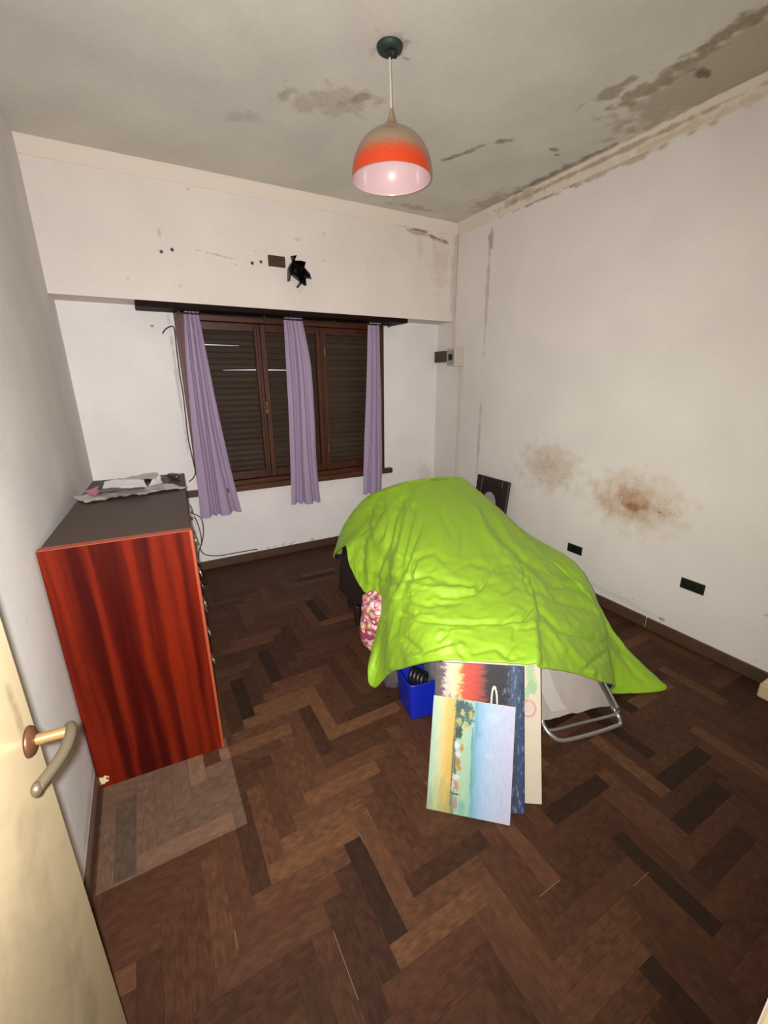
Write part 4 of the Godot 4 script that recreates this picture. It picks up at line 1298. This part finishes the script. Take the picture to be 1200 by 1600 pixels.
	# creases and stitched seams, traced on the cloth: height in metres, width in pixels, points
	var strokes := [
		[-0.010, 4.5, [[628, 780], [616, 820], [609, 852], [604, 911]]], [-0.011, 4.5, [[647, 793], [638, 825], [631, 855], [620, 900], [612, 932]]], [-0.008, 4.0, [[617, 807], [607, 847], [593, 889]]],
		[0.010, 5.0, [[622, 800], [612, 850], [600, 900]]], [0.009, 5.0, [[640, 800], [624, 860], [612, 905]]], [-0.008, 4.0, [[657, 820], [639, 868], [623, 905]]],
		[-0.007, 4.0, [[598, 790], [583, 830], [570, 870]]], [0.008, 5.0, [[590, 815], [574, 860], [578, 905]]], [-0.006, 3.5, [[575, 822], [567, 860], [566, 890]]],
		[-0.012, 5.0, [[612, 905], [608, 935], [600, 960]]], [0.012, 8.0, [[618, 930], [614, 970], [612, 1040]]], [-0.006, 4.0, [[603, 960], [592, 1000], [584, 1040]]],
		[0.012, 7.0, [[743, 796], [761, 836], [796, 873], [823, 911], [831, 953], [836, 1033]]], [-0.009, 4.5, [[759, 799], [785, 841], [815, 868], [847, 895]]], [-0.007, 4.0, [[748, 790], [762, 815], [776, 842]]],
		[0.008, 5.0, [[775, 805], [800, 850], [835, 878], [870, 900]]], [-0.006, 4.0, [[820, 865], [848, 888], [905, 905]]],
		[-0.009, 2.6, [[628, 959], [652, 967], [689, 972], [730, 973], [775, 972], [817, 967], [828, 953]]], [-0.008, 2.6, [[690, 932], [711, 932], [743, 927], [756, 911], [767, 887], [780, 880], [801, 881], [817, 900], [826, 930]]],
		[-0.008, 2.6, [[838, 945], [855, 965], [875, 985], [905, 992], [945, 1004]]], [-0.007, 2.6, [[812, 880], [836, 920], [846, 960]]],
		[-0.007, 3.5, [[632, 905], [670, 897], [700, 907], [735, 914]]], [0.007, 4.0, [[640, 915], [690, 920], [740, 922]]], [-0.006, 3.5, [[628, 935], [665, 945], [720, 940]]], [-0.006, 3.5, [[652, 870], [680, 862], [696, 878]]],
		[-0.006, 3.2, [[690, 800], [700, 825], [706, 835]]], [-0.005, 3.0, [[722, 825], [722, 865]]], [-0.006, 3.5, [[786, 925], [808, 915]]], [-0.006, 3.5, [[784, 972], [800, 955]]], [-0.007, 3.5, [[685, 1000], [700, 985]]],
		[-0.009, 4.0, [[632, 1000], [660, 1022], [690, 1010], [702, 1005]]], [0.008, 5.0, [[640, 1030], [680, 1016], [720, 1010]]], [-0.007, 4.0, [[712, 1010], [728, 1028]]], [-0.007, 3.5, [[805, 985], [804, 1005], [790, 1022]]], [-0.006, 4.0, [[740, 1020], [775, 1012], [800, 1030]]],
		[-0.003, 3.5, [[948, 995], [957, 1030], [965, 1066]]], [0.007, 5.0, [[880, 1000], [905, 1030], [925, 1050]]], [-0.007, 4.0, [[915, 1045], [935, 1030], [945, 1022]]], [-0.006, 4.0, [[868, 935], [900, 945], [930, 955]]], [-0.007, 4.0, [[860, 915], [890, 915], [915, 925]]], [0.006, 4.5, [[850, 975], [880, 1015]]], [-0.006, 3.5, [[970, 1020], [990, 1050], [1010, 1068]]]]
	# small creases between the large ones: across the hanging face, down the gathered side, slanting on the far side
	var rs := RandomNumberGenerator.new()
	rs.seed = 808
	for i in 70:
		var reg := i % 7
		var c := Vector2.ZERO
		var dir := 0.0
		if reg < 3:
			c = Vector2(rs.randf_range(630, 825), rs.randf_range(860, 1025))
			dir = rs.randf_range(-0.35, 0.25)
		elif reg < 5:
			c = Vector2(rs.randf_range(565, 650), rs.randf_range(800, 930))
			dir = 1.75 + 0.35 * (620.0 - c.x) / 60.0 * -1.0 + rs.randf_range(-0.15, 0.15)
		else:
			var t := rs.randf()
			c = Vector2(lerpf(770, 930, t) + rs.randf_range(-20, 20), lerpf(830, 990, t) + rs.randf_range(-25, 25))
			dir = rs.randf_range(0.2, 0.9)
		var hl := rs.randf_range(9, 24)
		var d1 := Vector2(cos(dir), sin(dir)) * hl
		var bend := Vector2(-d1.y, d1.x) * rs.randf_range(-0.25, 0.25)
		strokes.append([rs.randf_range(0.0022, 0.0042) * (-1.0 if rs.randf() < 0.65 else 1.0), rs.randf_range(1.8, 3.0), [[c.x - d1.x, c.y - d1.y], [c.x + bend.x, c.y + bend.y], [c.x + d1.x, c.y + d1.y]]])
	for s in strokes:
		var lo := Vector2(1e9, 1e9)
		var hi := -lo
		for p in s[2]:
			lo = lo.min(Vector2(p[0], p[1]))
			hi = hi.max(Vector2(p[0], p[1]))
		s.append(Rect2(lo, hi - lo).grow(4.0 * s[1]))
	var nz := noise(64, 6.0, 3)
	var nf := noise(65, 22.0, 3)
	var out := []
	for r in R:
		var ring := PackedVector3Array()
		for c in C:
			var p: Vector3 = rows[r][c]
			var n: Vector3 = nor[r][c]
			var d := 0.0
			var w := to_px(p)
			if r >= 8:
				for s in strokes:
					if not (s[3] as Rect2).has_point(w): continue
					var pts: Array = s[2]
					var best := 1e9
					for i in pts.size() - 1:
						var a := Vector2(pts[i][0], pts[i][1])
						var b := Vector2(pts[i + 1][0], pts[i + 1][1])
						if a == b: continue
						var q := Geometry2D.get_closest_point_to_segment(w, a, b)
						best = minf(best, q.distance_to(w))
					if best < 30.0:
						var sw: float = s[1]
						d += 1.6 * s[0] * exp(-best * best / (2.0 * sw * sw * 0.6))
				var fade := clampf((r - 8) / 30.0, 0.0, 1.0)
				d += fade * (0.005 * (0.5 - absf(nz.get_noise_3d(p.x * 1.4, p.y * 0.8, p.z * 1.2)) * 2.0) + 0.0012 * (0.5 - absf(nf.get_noise_3d(p.x, p.y * 0.6, p.z)) * 2.0))
			p += n * d
			p.y = maxf(p.y, 0.012)
			ring.append(p)
		out.append(ring)
	# rolled edge, then the lining inside
	var edge := []
	var inner := []
	for c in C:
		pass
	var e1 := PackedVector3Array()
	var e2 := PackedVector3Array()
	for c in C:
		var p: Vector3 = out[R - 1][c]
		var back: Vector3 = (out[R - 1][c] - out[R - 4][c]).normalized()
		var n: Vector3 = nor[R - 1][c]
		var a := p + back * 0.004 - n * 0.005
		var b := p - n * 0.011
		a.y = maxf(a.y, 0.006)
		b.y = maxf(b.y, 0.003)
		e1.append(a)
		e2.append(b)
	var rowsout := out.duplicate()
	rowsout.append(e1)
	rowsout.append(e2)
	var bl := base("comforter", Vector3.ZERO)
	tag(bl, "lime green quilted comforter draped over a heap of furniture and boxes", "comforter")
	var gm := mat(col(136, 176, 36), 0.55)
	gm.rim_enabled = true
	gm.rim = 0.2
	put(grid_mesh(rowsout, true, true), "cover", gm, bl)
	inner.append(e2)
	for r in range(R - 2, R - 16, -2):
		var ring := PackedVector3Array()
		for c in C:
			var q: Vector3 = out[r][c] - nor[r][c] * 0.012
			q.y = maxf(q.y, 0.003)
			ring.append(q)
		inner.append(ring)
	var li := put(grid_mesh(inner, true, true), "lining", mat(col(52, 24, 62), 0.7), bl)
	li.set_meta("label", "dark purple underside")

# ---------------------------------------------------------------- paintings leaning on the heap
func brush(img: Image, cx: float, cy: float, rx: float, ry: float, c: Color, a: float, seed_: int) -> void:
	var w := img.get_width()
	var h := img.get_height()
	var nz := noise(seed_, 0.09, 3)
	for y in range(maxi(0, int((cy - ry * 1.4) * h)), mini(h, int((cy + ry * 1.4) * h) + 1)):
		for x in range(maxi(0, int((cx - rx * 1.4) * w)), mini(w, int((cx + rx * 1.4) * w) + 1)):
			var d := Vector2((float(x) / w - cx) / rx, (float(y) / h - cy) / ry).length() + 0.55 * nz.get_noise_2d(x, y)
			var k := clampf((1.0 - d) * 4.0, 0.0, 1.0) * a
			if k > 0.0: img.set_pixel(x, y, img.get_pixel(x, y).lerp(c, k))

func ramp(stops: Array, t: float) -> Color:
	for i in stops.size() - 1:
		if t <= stops[i + 1][0]:
			return (stops[i][1] as Color).lerp(stops[i + 1][1], clampf((t - stops[i][0]) / (stops[i + 1][0] - stops[i][0]), 0.0, 1.0))
	return stops[-1][1]

func paintings() -> void:
	# first: watercolour landscape standing on its side
	var w := 300
	var h := 400
	var img := Image.create(w, h, false, Image.FORMAT_RGB8)
	var nx := noise(201, 1.0, 4)
	var sky_to_ground := [[0.0, col(178, 214, 190)], [0.07, col(200, 222, 184)], [0.13, col(232, 216, 150)], [0.20, col(236, 200, 110)], [0.27, col(228, 190, 96)], [0.305, col(104, 120, 90)], [0.33, col(176, 208, 176)], [0.42, col(184, 216, 176)], [0.50, col(168, 210, 190)], [0.535, col(120, 184, 196)], [0.57, col(150, 196, 226)], [0.66, col(180, 210, 238)], [0.80, col(200, 214, 240)], [1.0, col(212, 212, 236)]]
	for y in h:
		for x in w:
			var u := float(x) / w
			var v := float(y) / h
			var t := u + 0.018 * nx.get_noise_2d(u * 5.0, v * 5.0) + 0.012 * nx.get_noise_2d(u * 40.0, v * 6.0)
			var c := ramp(sky_to_ground, t)
			if u < 0.32: c = c.lerp(col(150, 166, 112), clampf((v - 0.68 + 0.2 * nx.get_noise_2d(u * 12.0 + 7.0, v * 4.0)) * 1.6, 0.0, 0.75))
			var g := 1.0 + 0.06 * nx.get_noise_2d(u * 50.0, v * 7.0 + 3.0)
			img.set_pixel(x, y, Color(c.r * g, c.g * g, c.b * g))
	var sd := 300
	for b in [[0.37, 0.07, 0.10, 0.08, col(60, 92, 96), 0.95], [0.45, 0.12, 0.07, 0.10, col(74, 110, 112), 0.9], [0.34, 0.17, 0.06, 0.06, col(66, 96, 90), 0.9], [0.37, 0.11, 0.035, 0.03, col(214, 200, 96), 0.9], [0.47, 0.12, 0.03, 0.045, col(206, 190, 96), 0.9], [0.33, 0.19, 0.04, 0.03, col(196, 200, 110), 0.9], [0.42, 0.225, 0.035, 0.022, col(210, 186, 92), 0.9], [0.34, 0.285, 0.045, 0.065, col(62, 78, 66), 0.95],
			[0.505, 0.35, 0.012, 0.14, col(86, 150, 168), 0.7], [0.515, 0.62, 0.012, 0.20, col(92, 158, 160), 0.7], [0.32, 0.40, 0.035, 0.04, col(232, 234, 238), 0.9], [0.385, 0.42, 0.022, 0.035, col(196, 140, 70), 0.9], [0.34, 0.48, 0.04, 0.035, col(226, 228, 234), 0.9], [0.345, 0.55, 0.03, 0.05, col(188, 128, 60), 0.9], [0.37, 0.60, 0.025, 0.03, col(204, 146, 60), 0.9], [0.32, 0.63, 0.02, 0.03, col(96, 128, 92), 0.9], [0.33, 0.68, 0.05, 0.03, col(226, 230, 236), 0.9], [0.345, 0.75, 0.025, 0.05, col(214, 142, 100), 0.9], [0.30, 0.76, 0.02, 0.06, col(206, 218, 226), 0.9], [0.33, 0.825, 0.075, 0.008, col(70, 96, 96), 0.9], [0.34, 0.91, 0.03, 0.06, col(176, 140, 150), 0.8], [0.42, 0.93, 0.05, 0.07, col(130, 190, 168), 0.8], [0.28, 0.55, 0.008, 0.45, col(92, 104, 84), 0.8], [0.545, 0.22, 0.02, 0.12, col(120, 176, 214), 0.7], [0.575, 0.28, 0.03, 0.03, col(130, 180, 190), 0.6], [0.74, 0.12, 0.08, 0.06, col(206, 224, 244), 0.7], [0.72, 0.45, 0.07, 0.03, col(222, 226, 242), 0.35], [0.72, 0.62, 0.05, 0.03, col(220, 224, 240), 0.35]]:
		sd += 1
		brush(img, b[0], b[1], b[2], b[3], b[4], b[5], sd)
	var edge := mat(col(206, 196, 178), 0.7)
	board("painting", "small unframed watercolour landscape standing on its side before the other paintings", img, Vector2(1.041, 2.575), 0.728, 0.290, 0.395, 23.0, 0.006, edge)
	# second: dark seascape with a burning sky
	var i2 := Image.create(w, h, false, Image.FORMAT_RGB8)
	var st := [[0.0, col(80, 66, 66)], [0.07, col(96, 82, 80)], [0.12, col(214, 200, 186)], [0.22, col(236, 226, 186)], [0.27, col(240, 206, 130)], [0.33, col(226, 92, 60)], [0.45, col(214, 72, 58)], [0.54, col(150, 72, 62)], [0.60, col(44, 38, 42)], [0.78, col(40, 40, 48)], [0.86, col(74, 96, 124)], [0.93, col(60, 84, 116)], [1.0, col(34, 46, 74)]]
	for y in h:
		for x in w:
			var u := float(x) / w
			var v := float(y) / h
			var t := u + 0.055 * nx.get_noise_2d(u * 6.0 + 20.0, v * 26.0) + 0.03 * nx.get_noise_2d(u * 20.0, v * 60.0)
			var c := ramp(st, t)
			c = c.lerp(ramp([[0.0, col(60, 50, 52)], [0.6, col(58, 52, 58)], [0.84, col(66, 62, 80)], [0.95, col(52, 76, 116)], [1.0, col(44, 60, 96)]], t), clampf((v - 0.24 + 0.1 * nx.get_noise_2d(u * 9.0, v * 9.0)) * 6.0, 0.0, 1.0))
			var g := nx.get_noise_2d(u * 26.0 + 3.0, v * 12.0)
			if u > 0.75: c = c.lerp(col(176, 176, 206), clampf(g * 1.6 - 0.25, 0.0, 0.6))
			i2.set_pixel(x, y, c)
	for k in 40:       # the pale loop of a sail or a hull
		var a := PI * k / 39.0
		brush(i2, 0.665 - 0.032 * cos(a), 0.27 - 0.115 * sin(a), 0.011, 0.012, col(244, 228, 218), 1.0, 400 + k)
	board("painting", "dark painting with a fiery red and white sky behind the watercolour", i2, Vector2(1.066, 2.579), 0.605, 0.325, 0.508, 23.4, 0.006, mat(col(46, 52, 92), 0.6))
	# third: cream board with a few crayon marks
	var i3 := Image.create(w, h, false, Image.FORMAT_RGB8)
	for y in h:
		for x in w:
			var g := 1.0 + 0.012 * nx.get_noise_2d(x * 0.02, y * 0.02)
			i3.set_pixel(x, y, Color(0.925 * g, 0.88 * g, 0.775 * g))
	brush(i3, 0.90, 0.09, 0.045, 0.09, col(170, 212, 156), 0.7, 501)
	brush(i3, 0.915, 0.19, 0.055, 0.055, col(160, 208, 152), 0.8, 502)
	brush(i3, 0.84, 0.24, 0.05, 0.05, col(170, 214, 160), 0.7, 503)
	for k in 30:
		var a := TAU * k / 30.0
		brush(i3, 0.87 + 0.075 * cos(a), 0.345 + 0.055 * sin(a), 0.012, 0.010, col(226, 160, 166), 0.8, 510 + k)
	brush(i3, 0.87, 0.33, 0.06, 0.04, col(240, 206, 196), 0.7, 505)
	board("painting", "cream board with green leaf and pink circle crayon marks, rearmost painting", i3, Vector2(1.113, 2.568), 0.585, 0.362, 0.510, 22.6, 0.006, mat(col(226, 212, 184), 0.6))

func board(called: String, label: String, img: Image, at: Vector2, yaw: float, wd: float, ln: float, lean_deg: float, thick: float, edge: Material) -> void:
	var o := base(called, Vector3(at.x, 0.0, at.y))
	tag(o, label, "painting", "paintings leaning on the heap")
	var e := Vector3(cos(yaw), 0, sin(yaw))
	var back := Vector3(e.z, 0, -e.x)
	var t := deg_to_rad(lean_deg)
	var up := Vector3.UP * cos(t) + back * sin(t)
	var n := e.cross(up)
	var bs := Basis(e, up, n)
	var c := e * wd * 0.5 + up * ln * 0.5
	put(cbox(Vector3(wd, ln, thick), 0.001), "panel", edge, o, c - n * thick * 0.5 + Vector3(0, 0.002, 0), bs)
	var tex := ImageTexture.create_from_image(img)
	put(cbox(Vector3(wd - 0.001, ln - 0.001, 0.0012), 0.0004), "picture", mat(Color(0.76, 0.76, 0.76), 0.6, 0.0, tex), o, c + n * 0.0004 + Vector3(0, 0.002, 0), bs)

# ---------------------------------------------------------------- folded beach chair
func beach_chair() -> void:
	var o := base("folding_beach_chair", Vector3.ZERO)
	tag(o, "folded beach chair with grey fabric seat and bent aluminium tube frame", "beach chair")
	var alu := mat(col(190, 186, 180), 0.28, 0.85)
	var P := func(u: float, v: float, y: float) -> Vector3: return px(u, v, 1, y)
	var back_l: Vector3 = P.call(836, 1042, 0.22)
	var back_r: Vector3 = P.call(928, 1050, 0.26)
	var seat := [back_l, back_r, P.call(955, 1102, 0.075), P.call(846, 1125, 0.075)]
	var nz := noise(71, 9.0, 3)
	var rows := []
	for j in 17:
		var ring := PackedVector3Array()
		for i in 25:
			var u := i / 24.0
			var v := j / 16.0
			var p: Vector3 = (seat[0] as Vector3).lerp(seat[1], u).lerp((seat[3] as Vector3).lerp(seat[2], u), v)
			p.y += -0.012 * sin(PI * u) * sin(PI * v) + 0.010 * nz.get_noise_2d(p.x, p.z)
			ring.append(p)
		rows.append(ring)
	put(sheet(rows, 0.002), "seat_fabric", mat(col(152, 143, 133), 0.85), o)
	# fold of paper-grey lining over the fabric
	var rows2 := []
	for j in 9:
		var ring := PackedVector3Array()
		for i in 7:
			var u := i / 6.0 * 0.22
			var v := j / 8.0
			var p: Vector3 = (seat[0] as Vector3).lerp(seat[1], u + 0.02 * sin(v * 5.0)).lerp((seat[3] as Vector3).lerp(seat[2], u + 0.16 * v), v * 0.93)
			p.y += 0.009
			ring.append(p)
		rows2.append(ring)
	put(sheet(rows2, 0.0015), "fabric_flap", mat(col(166, 158, 150), 0.85), o)
	# front bow of the frame, resting on the floor
	put(tube(smooth([back_l + Vector3(-0.02, -0.02, 0), P.call(845, 1118, 0.075), P.call(852, 1138, 0.045), P.call(864, 1151, 0.025), P.call(880, 1157, 0.012), P.call(920, 1148, 0.012), P.call(958, 1136, 0.012), P.call(969, 1130, 0.02), P.call(966, 1119, 0.045), P.call(955, 1101, 0.075), back_r + Vector3(0.015, -0.02, 0)], 6), 0.0095, 12), "frame_tube", alu, o)
	put(tube(smooth([P.call(848, 1140, 0.02), P.call(866, 1140, 0.02), P.call(910, 1129, 0.02), P.call(962, 1117, 0.02)], 6), 0.008, 12), "cross_tube", alu, o)
	put(tube([P.call(939, 1056, 0.18), P.call(965, 1106, 0.07)], 0.0075, 12), "side_tube", alu, o)
	put(lump(Vector3(0.024, 0.024, 0.024), 1.0, 0.0, 1, 1.0, 12, 8), "joint", mat(col(60, 58, 58), 0.5), o, P.call(966, 1112, 0.055))
